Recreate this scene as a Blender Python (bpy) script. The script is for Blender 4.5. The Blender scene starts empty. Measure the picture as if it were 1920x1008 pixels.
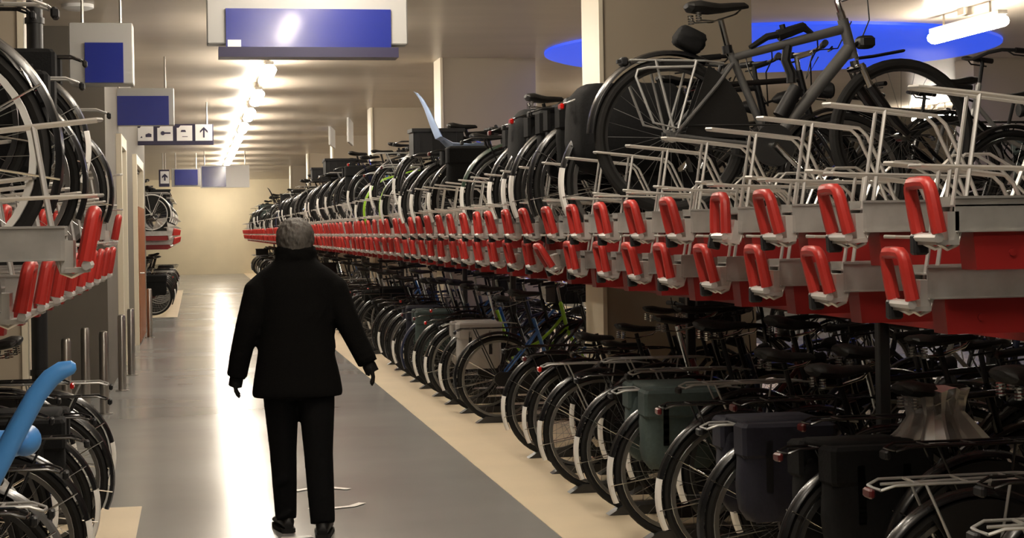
import bpy, math, random
from mathutils import Vector, Matrix, Euler
R = math.radians
scene = bpy.context.scene
col = scene.collection
random.seed(7)

# ------------------------------------------------------------------ camera
F = 3200.0                                  # focal length in pixels of the 1920 wide frame
cam_d = bpy.data.cameras.new('camera')
cam_d.sensor_fit = 'HORIZONTAL'; cam_d.sensor_width = 36.0
cam_d.lens = 36.0 * F / 1920.0
cam_d.shift_y = -75.3 / 1920.0
cam_d.clip_start = 0.05; cam_d.clip_end = 200
cam = bpy.data.objects.new('camera', cam_d); col.objects.link(cam)
yaw = math.atan(593.0 / F)
cam.matrix_world = Matrix.Translation((0, 0, 1.55)) @ Matrix.Rotation(-yaw, 4, 'Z') @ Matrix.Rotation(R(90), 4, 'X') @ Matrix.Rotation(-0.0157, 4, 'Z')
scene.camera = cam

# ------------------------------------------------------------------ world, exposure
w = bpy.data.worlds.new('world'); scene.world = w; w.use_nodes = True
w.node_tree.nodes['Background'].inputs[0].default_value = (0.9, 0.85, 0.8, 1)
w.node_tree.nodes['Background'].inputs[1].default_value = 0.02
scene.view_settings.view_transform = 'Standard'
scene.view_settings.look = 'None'
scene.view_settings.gamma = 1.0
scene.view_settings.use_curve_mapping = False
scene.view_settings.exposure = 0.0
LAMP = 68.0                                  # emission of the tube lamps' diffusers

# ------------------------------------------------------------------ materials
MAT = {}
def mat(name, c, rough=0.5, metal=0.0, noise=0.0, nscale=8.0, bump=0.0, coat=0.0, emit=None, es=1.0, spec=0.5, aniso=None, alpha=None):
    if name in MAT: return MAT[name]
    m = bpy.data.materials.new(name); m.use_nodes = True
    nt = m.node_tree; b = nt.nodes['Principled BSDF']
    b.inputs['Base Color'].default_value = (*c, 1); b.inputs['Roughness'].default_value = rough
    b.inputs['Metallic'].default_value = metal
    b.inputs['Specular IOR Level'].default_value = spec
    if coat: b.inputs['Coat Weight'].default_value = coat; b.inputs['Coat Roughness'].default_value = 0.08
    if emit: b.inputs['Emission Color'].default_value = (*emit, 1); b.inputs['Emission Strength'].default_value = es
    if alpha is not None:
        b.inputs['Transmission Weight'].default_value = alpha
    if noise or bump:
        tc = nt.nodes.new('ShaderNodeTexCoord'); n = nt.nodes.new('ShaderNodeTexNoise')
        n.inputs['Scale'].default_value = nscale; n.inputs['Detail'].default_value = 5
        if aniso:
            mp = nt.nodes.new('ShaderNodeMapping'); mp.inputs['Scale'].default_value = aniso
            nt.links.new(tc.outputs['Object'], mp.inputs[0]); nt.links.new(mp.outputs[0], n.inputs['Vector'])
        else: nt.links.new(tc.outputs['Object'], n.inputs['Vector'])
        if noise:
            r = nt.nodes.new('ShaderNodeValToRGB')
            r.color_ramp.elements[0].position = 0.3; r.color_ramp.elements[1].position = 0.7
            r.color_ramp.elements[0].color = (*[x * (1 - noise) for x in c], 1)
            r.color_ramp.elements[1].color = (*[min(1, x * (1 + noise)) for x in c], 1)
            nt.links.new(n.outputs['Fac'], r.inputs[0]); nt.links.new(r.outputs[0], b.inputs['Base Color'])
        if bump:
            bp = nt.nodes.new('ShaderNodeBump'); bp.inputs['Strength'].default_value = bump; bp.inputs['Distance'].default_value = 0.01
            nt.links.new(n.outputs['Fac'], bp.inputs['Height']); nt.links.new(bp.outputs[0], b.inputs['Normal'])
    MAT[name] = m
    return m
def srgb(r, g, b):
    f = lambda x: (x / 255 / 12.92) if x / 255 <= 0.04045 else ((x / 255 + 0.055) / 1.055) ** 2.4
    return (f(r), f(g), f(b))

M_FLOOR = mat('grey_coated_floor', srgb(140, 140, 138), 0.24, noise=0.06, nscale=1.2, spec=0.2)
nt = M_FLOOR.node_tree; _b = nt.nodes['Principled BSDF']
_tc = nt.nodes.new('ShaderNodeTexCoord'); _mp = nt.nodes.new('ShaderNodeMapping'); _mp.inputs['Scale'].default_value = (.12, .55, 1)
_n = nt.nodes.new('ShaderNodeTexNoise'); _n.inputs['Scale'].default_value = 1.0; _n.inputs['Detail'].default_value = 3
_r = nt.nodes.new('ShaderNodeMapRange'); _r.inputs[1].default_value = .35; _r.inputs[2].default_value = .65; _r.inputs[3].default_value = .17; _r.inputs[4].default_value = .24
nt.links.new(_tc.outputs['Object'], _mp.inputs[0]); nt.links.new(_mp.outputs[0], _n.inputs['Vector']); nt.links.new(_n.outputs['Fac'], _r.inputs[0]); nt.links.new(_r.outputs[0], _b.inputs['Roughness'])
M_BEIGE = mat('beige_floor_band', srgb(222, 205, 176), 0.45, noise=0.05, nscale=2.0)
M_PAINT = mat('white_floor_paint', srgb(225, 222, 215), 0.5)
M_CEIL = mat('taupe_plaster_ceiling', srgb(196, 184, 168), 0.32, noise=0.06, nscale=0.8, aniso=(1, 3, 1))
M_WALL = mat('warm_white_plaster', srgb(234, 222, 192), 0.7, noise=0.04, nscale=1.5)
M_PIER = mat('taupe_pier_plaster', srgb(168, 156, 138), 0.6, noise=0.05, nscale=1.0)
M_DARKWALL = mat('grey_plaster', srgb(96, 90, 82), 0.7, noise=0.06, nscale=1.5)
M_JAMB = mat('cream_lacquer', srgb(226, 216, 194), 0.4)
M_WOOD = mat('brown_door_wood', srgb(140, 82, 42), 0.4, noise=0.25, nscale=6, aniso=(8, 8, 0.7))
M_GLASS = mat('door_glass', (0.55, 0.62, 0.6), 0.05, alpha=0.85)
M_STEEL = mat('brushed_stainless', (0.52, 0.50, 0.47), 0.28, 1.0, noise=0.08, nscale=30, aniso=(1, 1, 0.05))
M_GALV = mat('galvanised_steel', (0.50, 0.49, 0.47), 0.42, 0.75, noise=0.14, nscale=14)
M_WIRE = mat('zinc_wire', (0.74, 0.72, 0.69), 0.34, 0.7)
M_RED = mat('red_rubber_grip', srgb(172, 44, 38), 0.42, noise=0.05, nscale=20)
M_REDP = mat('red_powder_coat', srgb(140, 28, 27), 0.4, noise=0.06, nscale=5)
M_BLACKP = mat('black_plastic', (0.010, 0.010, 0.011), 0.5, spec=0.35)
M_RUBBER = mat('tyre_rubber', (0.012, 0.0115, 0.011), 0.75, spec=0.3)
M_BLACK = mat('black_enamel', (0.007, 0.007, 0.008), 0.25, coat=0.15)
M_GREYF = mat('graphite_enamel', (0.10, 0.10, 0.10), 0.3, coat=0.3)
M_SILVER = mat('silver_enamel', (0.42, 0.42, 0.41), 0.35, 0.4)
M_WHITE = mat('white_enamel', (0.75, 0.74, 0.71), 0.35)
M_LIME = mat('lime_enamel', srgb(140, 190, 40), 0.35, coat=0.3)
M_BLUE = mat('blue_enamel', srgb(30, 90, 160), 0.35, coat=0.3)
M_NAVY = mat('navy_enamel', srgb(22, 34, 66), 0.35, coat=0.3)
M_GREEN = mat('dark_green_enamel', srgb(24, 50, 34), 0.35, coat=0.3)
M_MAROON = mat('maroon_enamel', srgb(80, 20, 22), 0.35, coat=0.3)
M_CHROME = mat('chrome', (0.75, 0.75, 0.74), 0.14, 1.0)
M_RIM = mat('aluminium_rim', (0.34, 0.34, 0.33), 0.3, 0.9)
M_RIMD = mat('dark_rim', (0.06, 0.06, 0.06), 0.35, 0.6)
M_LEATHER = mat('black_vinyl', (0.010, 0.0095, 0.009), 0.55, spec=0.3, bump=0.1, nscale=60)
M_BROWNL = mat('brown_leather', srgb(92, 56, 32), 0.5, noise=0.15, nscale=20)
M_REFL = mat('red_reflector', srgb(200, 26, 20), 0.2, coat=0.6)
M_ORANGE = mat('orange_reflector', srgb(235, 120, 30), 0.2, coat=0.6)
M_PATCH = mat('white_mudguard_patch', (0.84, 0.82, 0.78), 0.35)
M_BAGB = mat('black_canvas', (0.007, 0.007, 0.0075), 0.85, spec=0.2, noise=0.2, nscale=90, bump=0.15)
M_BAGG = mat('grey_green_canvas', srgb(62, 76, 74), 0.7, noise=0.12, nscale=60, bump=0.1)
M_BAGN = mat('navy_canvas', srgb(20, 20, 36), 0.75, noise=0.2, nscale=60, bump=0.15)
M_BAGS = mat('grey_crate_plastic', srgb(170, 166, 162), 0.6)
M_PALEB = mat('pale_blue_plastic', srgb(170, 190, 226), 0.4)
M_SKYB = mat('bright_blue_plastic', srgb(74, 142, 214), 0.38)
M_PINK = mat('dusty_pink_petals', srgb(176, 120, 112), 0.7)
M_FILM = mat('clear_plastic_film', (0.8, 0.8, 0.8), 0.12, alpha=0.75, spec=0.6)
M_SIGNG = mat('light_grey_sign_case', srgb(166, 166, 164), 0.4)
M_SIGNB = mat('blue_sign_face', srgb(28, 42, 132), 0.2, coat=0.5)
M_SIGND = mat('navy_sign_case', srgb(38, 34, 66), 0.4)
M_SIGNW = mat('white_sign_panel', (0.85, 0.85, 0.85), 0.4)
M_LAMP = mat('lamp_diffuser', (0.9, 0.9, 0.9), 0.5, emit=(1.0, 0.90, 0.76), es=LAMP)
M_LAMPC = mat('lamp_case', srgb(190, 184, 174), 0.5)
M_BLUEDISC = mat('blue_lit_disc', srgb(20, 50, 200), 0.5, emit=srgb(46, 84, 226), es=0.9)
M_JACKET = mat('black_wool', (0.0045, 0.0043, 0.0042), 0.95, noise=0.3, nscale=120, bump=0.2, spec=0.08)
M_TROUSER = mat('black_trouser_cloth', (0.005, 0.005, 0.0055), 0.9, noise=0.2, nscale=90, spec=0.1)
M_SKIN = mat('skin', srgb(205, 160, 138), 0.5)
M_HAIR = mat('grey_hair', srgb(78, 74, 70), 0.6, noise=0.35, nscale=40, bump=0.6, aniso=(3, 3, 0.5))
M_SHOE = mat('black_shoe_leather', (0.007, 0.007, 0.007), 0.5, spec=0.3)
M_GLOVE = mat('black_glove_leather', (0.006, 0.0055, 0.0055), 0.7, spec=0.2)

# ------------------------------------------------------------------ mesh builder
class MB:
    def __init__(s): s.v = []; s.f = []
    def add(s, vs, fs):
        o = len(s.v); s.v += [tuple(p) for p in vs]; s.f += [tuple(i + o for i in q) for q in fs]; return s
    def box(s, x0, x1, y0, y1, z0, z1, rot=None, c=None):
        vs = [Vector((x, y, z)) for z in (z0, z1) for y in (y0, y1) for x in (x0, x1)]
        if rot:
            e = rot.to_matrix() if isinstance(rot, Euler) else rot
            c = c or Vector(((x0 + x1) / 2, (y0 + y1) / 2, (z0 + z1) / 2))
            vs = [c + e @ (p - c) for p in vs]
        return s.add(vs, [(0, 2, 3, 1), (4, 5, 7, 6), (0, 1, 5, 4), (2, 6, 7, 3), (0, 4, 6, 2), (1, 3, 7, 5)])
    def rbox(s, x0, x1, y0, y1, z0, z1, r=0.02):
        # box with chamfered edges: three stacked octagon-like rings
        def ring(z, ins):
            a, b, c, d = x0 + ins, x1 - ins, y0 + ins, y1 - ins
            return [(a + r, c, z), (b - r, c, z), (b, c + r, z), (b, d - r, z), (b - r, d, z), (a + r, d, z), (a, d - r, z), (a, c + r, z)]
        rs = [ring(z0, r * .8), ring(z0 + r, 0), ring(z1 - r, 0), ring(z1, r * .8)]
        vs = sum(rs, []); fs = []
        for k in range(3):
            for i in range(8):
                j = (i + 1) % 8; fs.append((k * 8 + i, k * 8 + j, k * 8 + 8 + j, k * 8 + 8 + i))
        fs.append(tuple(range(7, -1, -1))); fs.append(tuple(range(24, 32)))
        return s.add(vs, fs)
    def tube(s, pts, r, n=8, closed=False, caps=True, flat=None):
        pts = [Vector(p) for p in pts]; k = len(pts)
        rs = r if isinstance(r, (list, tuple)) else [r] * k
        vs = []; fs = []; prev = None
        for i, p in enumerate(pts):
            if closed: t = pts[(i + 1) % k] - pts[i - 1]
            else: t = (pts[min(i + 1, k - 1)] - pts[max(i - 1, 0)])
            t = t.normalized() if t.length > 1e-9 else Vector((0, 0, 1))
            if prev is None:
                a = Vector((0, 1, 0)) if abs(t.y) < 0.9 else Vector((1, 0, 0))
                u = (a - t * a.dot(t)).normalized()
            else:
                u = (prev - t * prev.dot(t)); u = u.normalized() if u.length > 1e-6 else prev
            prev = u; q = t.cross(u)
            for j in range(n):
                an = 2 * math.pi * j / n
                rr = rs[i]; ra, rb = (rr if not flat else rr * flat[0]), (rr if not flat else rr * flat[1])
                vs.append(p + u * (math.cos(an) * ra) + q * (math.sin(an) * rb))
        for i in range(k if closed else k - 1):
            a = i * n; b = ((i + 1) % k) * n
            for j in range(n): fs.append((a + j, a + (j + 1) % n, b + (j + 1) % n, b + j))
        if not closed and caps:
            fs.append(tuple(range(n - 1, -1, -1))); fs.append(tuple(range((k - 1) * n, k * n)))
        return s.add(vs, fs)
    def loft(s, rings, caps=True):
        n = len(rings[0]); vs = sum([list(q) for q in rings], []); fs = []
        for i in range(len(rings) - 1):
            a = i * n; b = a + n
            for j in range(n): fs.append((a + j, a + (j + 1) % n, b + (j + 1) % n, b + j))
        if caps: fs.append(tuple(range(n - 1, -1, -1))); fs.append(tuple(range((len(rings) - 1) * n, len(rings) * n)))
        return s.add(vs, fs)
    def ell(s, c, rx, ry, rz, n=14, m=9):
        rings = []
        for i in range(1, m):
            a = -math.pi / 2 + math.pi * i / m
            rings.append([(c[0] + rx * math.cos(a) * math.cos(2 * math.pi * j / n), c[1] + ry * math.cos(a) * math.sin(2 * math.pi * j / n), c[2] + rz * math.sin(a)) for j in range(n)])
        return s.loft(rings)
    def prism(s, poly, y0, y1):                       # polygon in xz, extruded along y
        n = len(poly); vs = [(x, y0, z) for x, z in poly] + [(x, y1, z) for x, z in poly]
        fs = [tuple(range(n - 1, -1, -1)), tuple(range(n, 2 * n))] + [(i, (i + 1) % n, n + (i + 1) % n, n + i) for i in range(n)]
        return s.add(vs, fs)
    def mesh(s, name, m, smooth=True, ang=35):
        me = bpy.data.meshes.new(name); me.from_pydata(s.v, [], s.f); me.update()
        if smooth and me.polygons:
            me.polygons.foreach_set('use_smooth', [True] * len(me.polygons))
            try: me.set_sharp_from_angle(angle=R(ang))
            except Exception: pass
        me.materials.append(m)
        return me

def merge(L):
    o = MB()
    for q in L: o.add(q.v, q.f)
    return o
def islands(mb):
    par = list(range(len(mb.v)))
    def find(a):
        while par[a] != a: par[a] = par[par[a]]; a = par[a]
        return a
    for f in mb.f:
        for q in f[1:]: par[find(q)] = find(f[0])
    gr = {}
    for f in mb.f: gr.setdefault(find(f[0]), []).append(f)
    out = []
    for fs in gr.values():
        ids = sorted({i for f in fs for i in f}); mp = {a: k for k, a in enumerate(ids)}
        q = MB(); q.v = [mb.v[i] for i in ids]; q.f = [tuple(mp[i] for i in f) for f in fs]; out.append(q)
    return out
def link(name, me, parent=None, loc=None, rot=None, m=None):
    o = bpy.data.objects.new(name, me)
    col.objects.link(o)
    if parent: o.parent = parent
    if loc: o.location = loc
    if rot: o.rotation_euler = rot
    if m is not None:
        sl = o.material_slots[0]
        if sl.material is not m: sl.link = 'OBJECT'; sl.material = m
    return o
def tag(o, label=None, cat=None, group=None, kind=None):
    if label: o['label'] = label
    if cat: o['category'] = cat
    if group: o['group'] = group
    if kind: o['kind'] = kind
    return o
def empty(name, loc, rz=0, label=None, cat=None, group=None):
    o = bpy.data.objects.new(name, None); o.empty_display_size = 0.1
    col.objects.link(o); o.location = loc; o.rotation_euler = (0, 0, rz)
    return tag(o, label, cat, group)
def struct(name, mb, m, parent=None, label=None):
    o = link(name, mb.mesh(name, m, smooth=False), parent)
    if not parent: o['kind'] = 'structure'
    if label: o['label'] = label
    return o
ORD = ['first', 'second', 'third', 'fourth', 'fifth', 'sixth', 'seventh', 'eighth', 'ninth', 'tenth', 'eleventh', 'twelfth', 'thirteenth', 'fourteenth',
       'fifteenth', 'sixteenth', 'seventeenth', 'eighteenth', 'nineteenth', 'twentieth', 'twenty-first', 'twenty-second', 'twenty-third', 'twenty-fourth',
       'twenty-fifth', 'twenty-sixth', 'twenty-seventh', 'twenty-eighth', 'twenty-ninth', 'thirtieth']

# ================================================================== the setting
CEIL = 3.6; YEND = 66.0
struct('floor', MB().box(-9, 20, -4, YEND + .2, -.2, 0), M_FLOOR, label='grey coated concrete floor with soft reflections')
struct('trim_1', MB().box(1.78, 7.2, 2.6, YEND, 0, .004), M_BEIGE, label='beige floor band under the right bicycle racks')
struct('trim_2', MB().box(-2.6, -.325, 1.0, 9.95, 0, .004), M_BEIGE, label='beige floor band under the near left rack')
struct('trim_3', MB().box(-3.4, -.36, 32.5, 48, 0, .004), M_BEIGE, label='beige floor band under the far left rack')
struct('ceiling', MB().box(-9, 20, -4, YEND + .2, CEIL, CEIL + .2), M_CEIL, label='taupe ceiling lit in bands by the tube lamps')
struct('wall_end', MB().box(-9, 20, YEND, YEND + .2, 0, CEIL), M_WALL, label='warm white wall closing the far end of the aisle')
struct('wall_back', MB().box(-9, 20, -4.2, -4, 0, CEIL), M_DARKWALL)
struct('wall_right', MB().box(20, 20.2, -4, YEND, 0, CEIL), M_PIER)
struct('wall_left', MB().box(-9.2, -9, -4, YEND, 0, CEIL), M_DARKWALL)
# piers between the racks
PIER_Y = [12.3, 20.4, 28.6, 36.8, 45.0, 53.2]
PW, PX0, PX1 = 0.26, 2.92, 4.05
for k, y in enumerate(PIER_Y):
    wp = struct('wall_pier', MB().box(PX0, PX1, y - PW, y + PW, 0, CEIL), M_PIER, label='taupe pier with lit-toned cream end rising behind the right racks, %s along the aisle' % ORD[k])
    struct('lit_end_panel', MB().box(PX0 - .03, PX0, y - PW - .02, y + PW + .02, 0, CEIL), M_JAMB, wp)  # added panel: its paler colour stands in for lamplight on the aisle end
for k, (x, y) in enumerate([(9.6, 20.2), (9.6, 12.0), (7.6, 33.0)]):
    struct('wall_pier', MB().box(x, x + 1.3, y - PW, y + PW, 0, CEIL), M_PIER, label='pier in the hall behind the right racks, %s in depth' % ORD[k])
wp = struct('wall_pier', MB().box(-2.6, -1.17, 12.0, 12.55, 0, CEIL), M_PIER, label='taupe pier with lit-toned cream end behind the near left rack')
struct('lit_end_panel', MB().box(-1.17, -1.13, 11.98, 12.57, 0, CEIL), M_JAMB, wp)  # same added panel, lamplight on the end face put into its colour
struct('wall_hall', MB().box(4.05, 20, 47.5, 47.7, 0, CEIL), M_PIER, label='taupe wall closing the hall behind the right racks')
# entrance block on the left side of the aisle (wall seen nearly edge on)
wl = struct('wall_left_entrance', MB().box(-6.0, -.86, 17.2, 19.6, 0, CEIL).box(-6.0, -.86, 20.9, 24.6, 0, CEIL).box(-6.0, -.86, 27.6, 30.5, 0, CEIL)
            .box(-6.0, -.86, 19.6, 20.9, 2.5, CEIL).box(-6.0, -.86, 24.6, 27.6, 2.5, CEIL).box(-6, -1.6, 19.6, 27.6, 0, CEIL), M_DARKWALL, label='grey wall block with two doorways left of the aisle')
for y0, y1 in ((19.5, 19.66), (20.84, 21.0), (24.5, 24.68), (27.5, 27.68)):
    struct('jamb', MB().box(-.95, -.80, y0, y1, 0, 2.55), M_JAMB, wl)
for y0, y1 in ((19.5, 21.0), (24.5, 27.68)):
    struct('lintel', MB().box(-.95, -.80, y0, y1, 2.55, 2.68), M_JAMB, wl)
d1 = struct('door_1', MB().box(-.93, -.90, 19.68, 20.82, 0.02, 2.5), M_GLASS, label='tinted glass door in the left entrance wall')
h = MB().tube([(-.89, 19.85, .9), (-.84, 19.85, .9), (-.84, 19.85, 1.5), (-.89, 19.85, 1.5)], .014, 8)
link('door_handle', h.mesh('door_handle', M_STEEL), d1)
d2 = struct('door_2', MB().box(-.87, -.79, 24.7, 27.48, 0.02, 1.95), M_WOOD, label='brown wooden door leaf in the left entrance wall')
struct('door_glass', MB().box(-.91, -.88, 24.7, 27.48, 1.95, 2.54), M_GLASS, d2)
h = MB().tube([(-.79, 25.0, 1.0), (-.74, 25.0, 1.0), (-.74, 25.14, 1.0)], .012, 8)
link('door_handle', h.mesh('door_handle', M_STEEL), d2)
# dark pipe beside the left pier
pp = MB().tube([(-1.06, 12.05, 0), (-1.06, 12.05, CEIL)], .055, 12)
for z in (.6, 1.8, 3.0): pp.tube([(-1.06, 12.05, z), (-1.06, 12.05, z + .04)], .066, 12)
tag(link('down_pipe', pp.mesh('down_pipe', M_BLACKP)), 'black vertical down pipe beside the cream pier behind the left rack', 'pipe')

# stainless bollards in front of the entrance wall
def bollard(x, y, hgt, label):
    r = empty('steel_bollard', (x, y, 0), 0, label, 'bollard', 'steel bollards by the left entrance')
    b = MB(); n = 20; prof = [(.040, .012), (.040, hgt - .03), (.034, hgt - .008), (.018, hgt)]
    b.loft([[(q * math.cos(2 * math.pi * j / n), q * math.sin(2 * math.pi * j / n), z) for j in range(n)] for q, z in prof])
    link('tube', b.mesh('bollard_tube', M_STEEL), r)
    b = MB().loft([[(q * math.cos(2 * math.pi * j / n), q * math.sin(2 * math.pi * j / n), z) for j in range(n)] for q, z in [(.07, 0), (.07, .008), (.045, .014)]])
    link('base_plate', b.mesh('bollard_base', M_STEEL), r)
for k, (x, y, hh) in enumerate([(-.80, 15.2, .72), (-.74, 17.4, .76), (-.72, 19.3, .74), (-.86, 25.9, .74), (-.70, 26.2, .74), (-1.0, 15.9, .72), (-1.05, 14.3, .72)]):
    bollard(x, y, hh, 'stainless steel bollard by the left entrance, ' + ['nearest in the front row', 'second in the front row', 'third in the front row', 'far pair by the wooden door, wall side', 'far pair by the wooden door, aisle side', 'standing behind the nearest one', 'nearest of all, deep behind the left bicycles'][k])

# floor paint: part of a cycle symbol, two curved strokes and a bar
def stroke(pts, wdt, name, label):
    m = MB(); pts = [Vector((*p, .003)) for p in pts]; L = []; Q = []
    for i, p in enumerate(pts):
        t = (pts[min(i + 1, len(pts) - 1)] - pts[max(i - 1, 0)]).normalized(); nrm = Vector((-t.y, t.x, 0)) * wdt / 2
        L.append(p + nrm); Q.append(p - nrm)
    n = len(pts); vs = L + Q; fs = [(i, n + i, n + i + 1, i + 1) for i in range(n - 1)]
    up = [v + Vector((0, 0, .002)) for v in vs]
    m.add(vs + up, [tuple(reversed([q for q in f])) for f in fs] + [tuple(q + 2 * n for q in f) for f in fs])
    tag(link(name, m.mesh(name, M_PAINT, False)), label, 'floor marking', 'white floor paint by the walker')
stroke([(.56, 10.28), (.66, 10.36), (.78, 10.36), (.88, 10.26)], .05, 'floor_mark', 'curved white paint stroke on the floor right of the walker, farther')
stroke([(.60, 9.62), (.72, 9.58), (.84, 9.62), (.91, 9.72)], .05, 'floor_mark', 'curved white paint stroke on the floor right of the walker, nearer')
stroke([(.40, 8.72), (.48, 8.70), (.56, 8.72)], .05, 'floor_mark', 'short white paint stroke under the walker\'s left shoe')

# ================================================================== lamps
def lamp_meshes():
    n = 12; L = .72
    b = MB(); rings = []
    for y, q in [(-L - .05, .25), (-L - .03, .7), (-L, 1), (L, 1), (L + .03, .7), (L + .05, .25)]:
        rings.append([(.08 * q * math.cos(2 * math.pi * j / n), y, -.01 + .06 * q * math.sin(2 * math.pi * j / n)) for j in range(n)])
    b.loft(rings)
    c = MB().box(-.045, .045, -L - .03, L + .03, .048, .085)
    h = MB().tube([(0, 0, .07), (0, 0, .2)], .012, 8)
    j = MB().box(-.06, .06, -.07, .07, .13, .2)
    return b.mesh('lamp_diffuser', M_LAMP), c.mesh('lamp_case', M_LAMPC, False), h.mesh('lamp_hanger', M_LAMPC), j.mesh('junction_box', M_LAMPC, False)
LM = lamp_meshes()
def lamp(x, y, label, group):
    r = empty('tube_lamp', (x, y, CEIL - .2), 0, label, 'lamp', group)
    for nm, me in zip(('diffuser', 'case', 'junction_box'), (LM[0], LM[1], LM[3])): link(nm, me, r)
    for yy in (-.5, .5): link('hanger', LM[2], r, (0, yy, 0))
lamp_y = [20.2 + 3.4 * k for k in range(-6, 14)]
vis = 0
for y in lamp_y:
    if y < 18: lb = 'white tube lamp over the aisle, %s in front of the large blue sign' % ORD[int(round((10 - y) / 3.4))] if y < 12 else 'white tube lamp hidden behind the large blue sign, %s' % ('nearer' if y < 15 else 'farther')
    else:
        lb = 'glowing tube lamp over the aisle, %s beyond the large blue sign' % ORD[vis]; vis += 1
    lamp(.85, y, lb, 'tube lamps over the aisle')
for k, (x, y, lb) in enumerate([(7.3, 15.3, 'long glowing tube lamp at the upper right beside the blue ceiling disc'), (12.7, 28.0, 'far glowing tube lamp seen through the front wheel of the raised bicycle'),
                                (15.5, 20, 'added unseen tube lamp over the hall behind the right racks, out to the right'), (6.6, 24, 'added tube lamp hidden in the hall behind the second pier'), (6.6, 34, 'added tube lamp hidden in the hall behind the third pier'), (6.6, 43.5, 'added tube lamp hidden in the hall behind the fourth pier')]):  # lamps on this line are added out of view to brighten the hall
    lamp(x, y, lb, 'tube lamps over the hall')
# round blue lit ceiling disc
n = 64
d = MB().loft([[(6.6 + q * math.cos(2 * math.pi * j / n), 19.0 + q * math.sin(2 * math.pi * j / n), z) for j in range(n)] for q, z in [(2.62, CEIL), (2.62, CEIL - .03), (2.55, CEIL - .05)]])
tag(link('ceiling_disc', d.mesh('ceiling_disc', M_BLUEDISC)), 'large round blue ceiling disc over the hall behind the right racks', 'ceiling disc')
# small ceiling spot at the upper left
d = MB().loft([[(-1.0 + q * math.cos(2 * math.pi * j / 24), 15.6 + q * math.sin(2 * math.pi * j / 24), z) for j in range(24)] for q, z in [(.14, CEIL), (.14, CEIL - .03), (.09, CEIL - .05)]])
tag(link('smoke_detector', d.mesh('smoke_detector', M_SIGNW)), 'small round white ceiling detector at the upper left', 'detector')

# ================================================================== signs
def rods(b, xs, y, z0):
    for x in xs: b.tube([(x, y, z0), (x, y, CEIL)], .012, 8)
def sign(name, x0, x1, y, z0, z1, label, face=None, deep=.16, case=M_SIGNG, bar=None, sticker=None, facem=M_SIGNB):
    r = empty(name, ((x0 + x1) / 2, y, 0), 0, label, 'sign'); ox = -(x0 + x1) / 2
    def part(nm, mb, m):
        for i, v in enumerate(mb.v): mb.v[i] = (v[0] + ox, v[1] - y, v[2])
        return link(nm, mb.mesh(nm, m, False), r)
    part('case', MB().rbox(x0, x1, y, y + deep, z0, z1, .008), case)
    if face:
        p = part('blue_panel', MB().box(face[0], face[1], y - .018, y, face[2], face[3]), facem)
        if sticker: st = part('sticker', MB().box(sticker[0], sticker[1], y - .021, y - .018, sticker[2], sticker[3]), M_SIGNW); st.parent = p
    if bar: part('bottom_bar', MB().box(bar[0], bar[1], y - .02, y + deep + .02, bar[2], bar[3]), M_SIGND)
    for xx in (x0 + .1, x1 - .1): h = MB(); rods(h, (xx,), y + deep / 2, z1); part('hanger_rod', h, M_STEEL)
    return r
def px(u, v, z):                                     # photo pixel at camera depth z -> world (for measuring only)
    c, s = math.cos(yaw), math.sin(yaw)
    dx, dy = u - 960.0, (v - 428.7); cr, sr = math.cos(.0157), math.sin(.0157)
    a = (dx * cr - dy * sr) / F * z; b = (dx * sr + dy * cr) / F * z
    return Vector((z * s + a * c, z * c - a * s, 1.55 - b))
def at_y(u, v, Y):
    lo, hi = .5, 200.0
    for _ in range(50):
        mid = (lo + hi) / 2
        if px(u, v, mid).y < Y: lo = mid
        else: hi = mid
    return px(u, v, lo)
def sg(name, Y, outl, face, label, bar=None, st=None, **k):
    q = lambda t: (at_y(t[0], t[3], Y).x, at_y(t[2], t[3], Y).x, at_y(t[0], t[3], Y).z, at_y(t[0], t[1], Y).z)
    a = q(outl); f = q(face) if face else None
    return sign(name, a[0], a[1], Y, a[2], a[3], label, f, bar=q(bar) if bar else None, sticker=q(st) if st else None, **k)
sg('hanging_sign', 11.15, (388, -14, 765, 82), (424, 16, 733, 92), 'large blue hanging sign with light grey case over the aisle', bar=(410, 88, 747, 107), st=(427, 75, 452, 88))
sg('hanging_sign', 14.2, (130, 42, 250, 157), (160, 80, 232, 155), 'dark blue square hanging sign at the upper left above the bicycles', deep=.3)
sg('hanging_sign', 20.0, (206, 165, 327, 235), (218, 180, 317, 235), 'dark blue hanging sign above the left entrance, over the pictograms', deep=.2)
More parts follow.
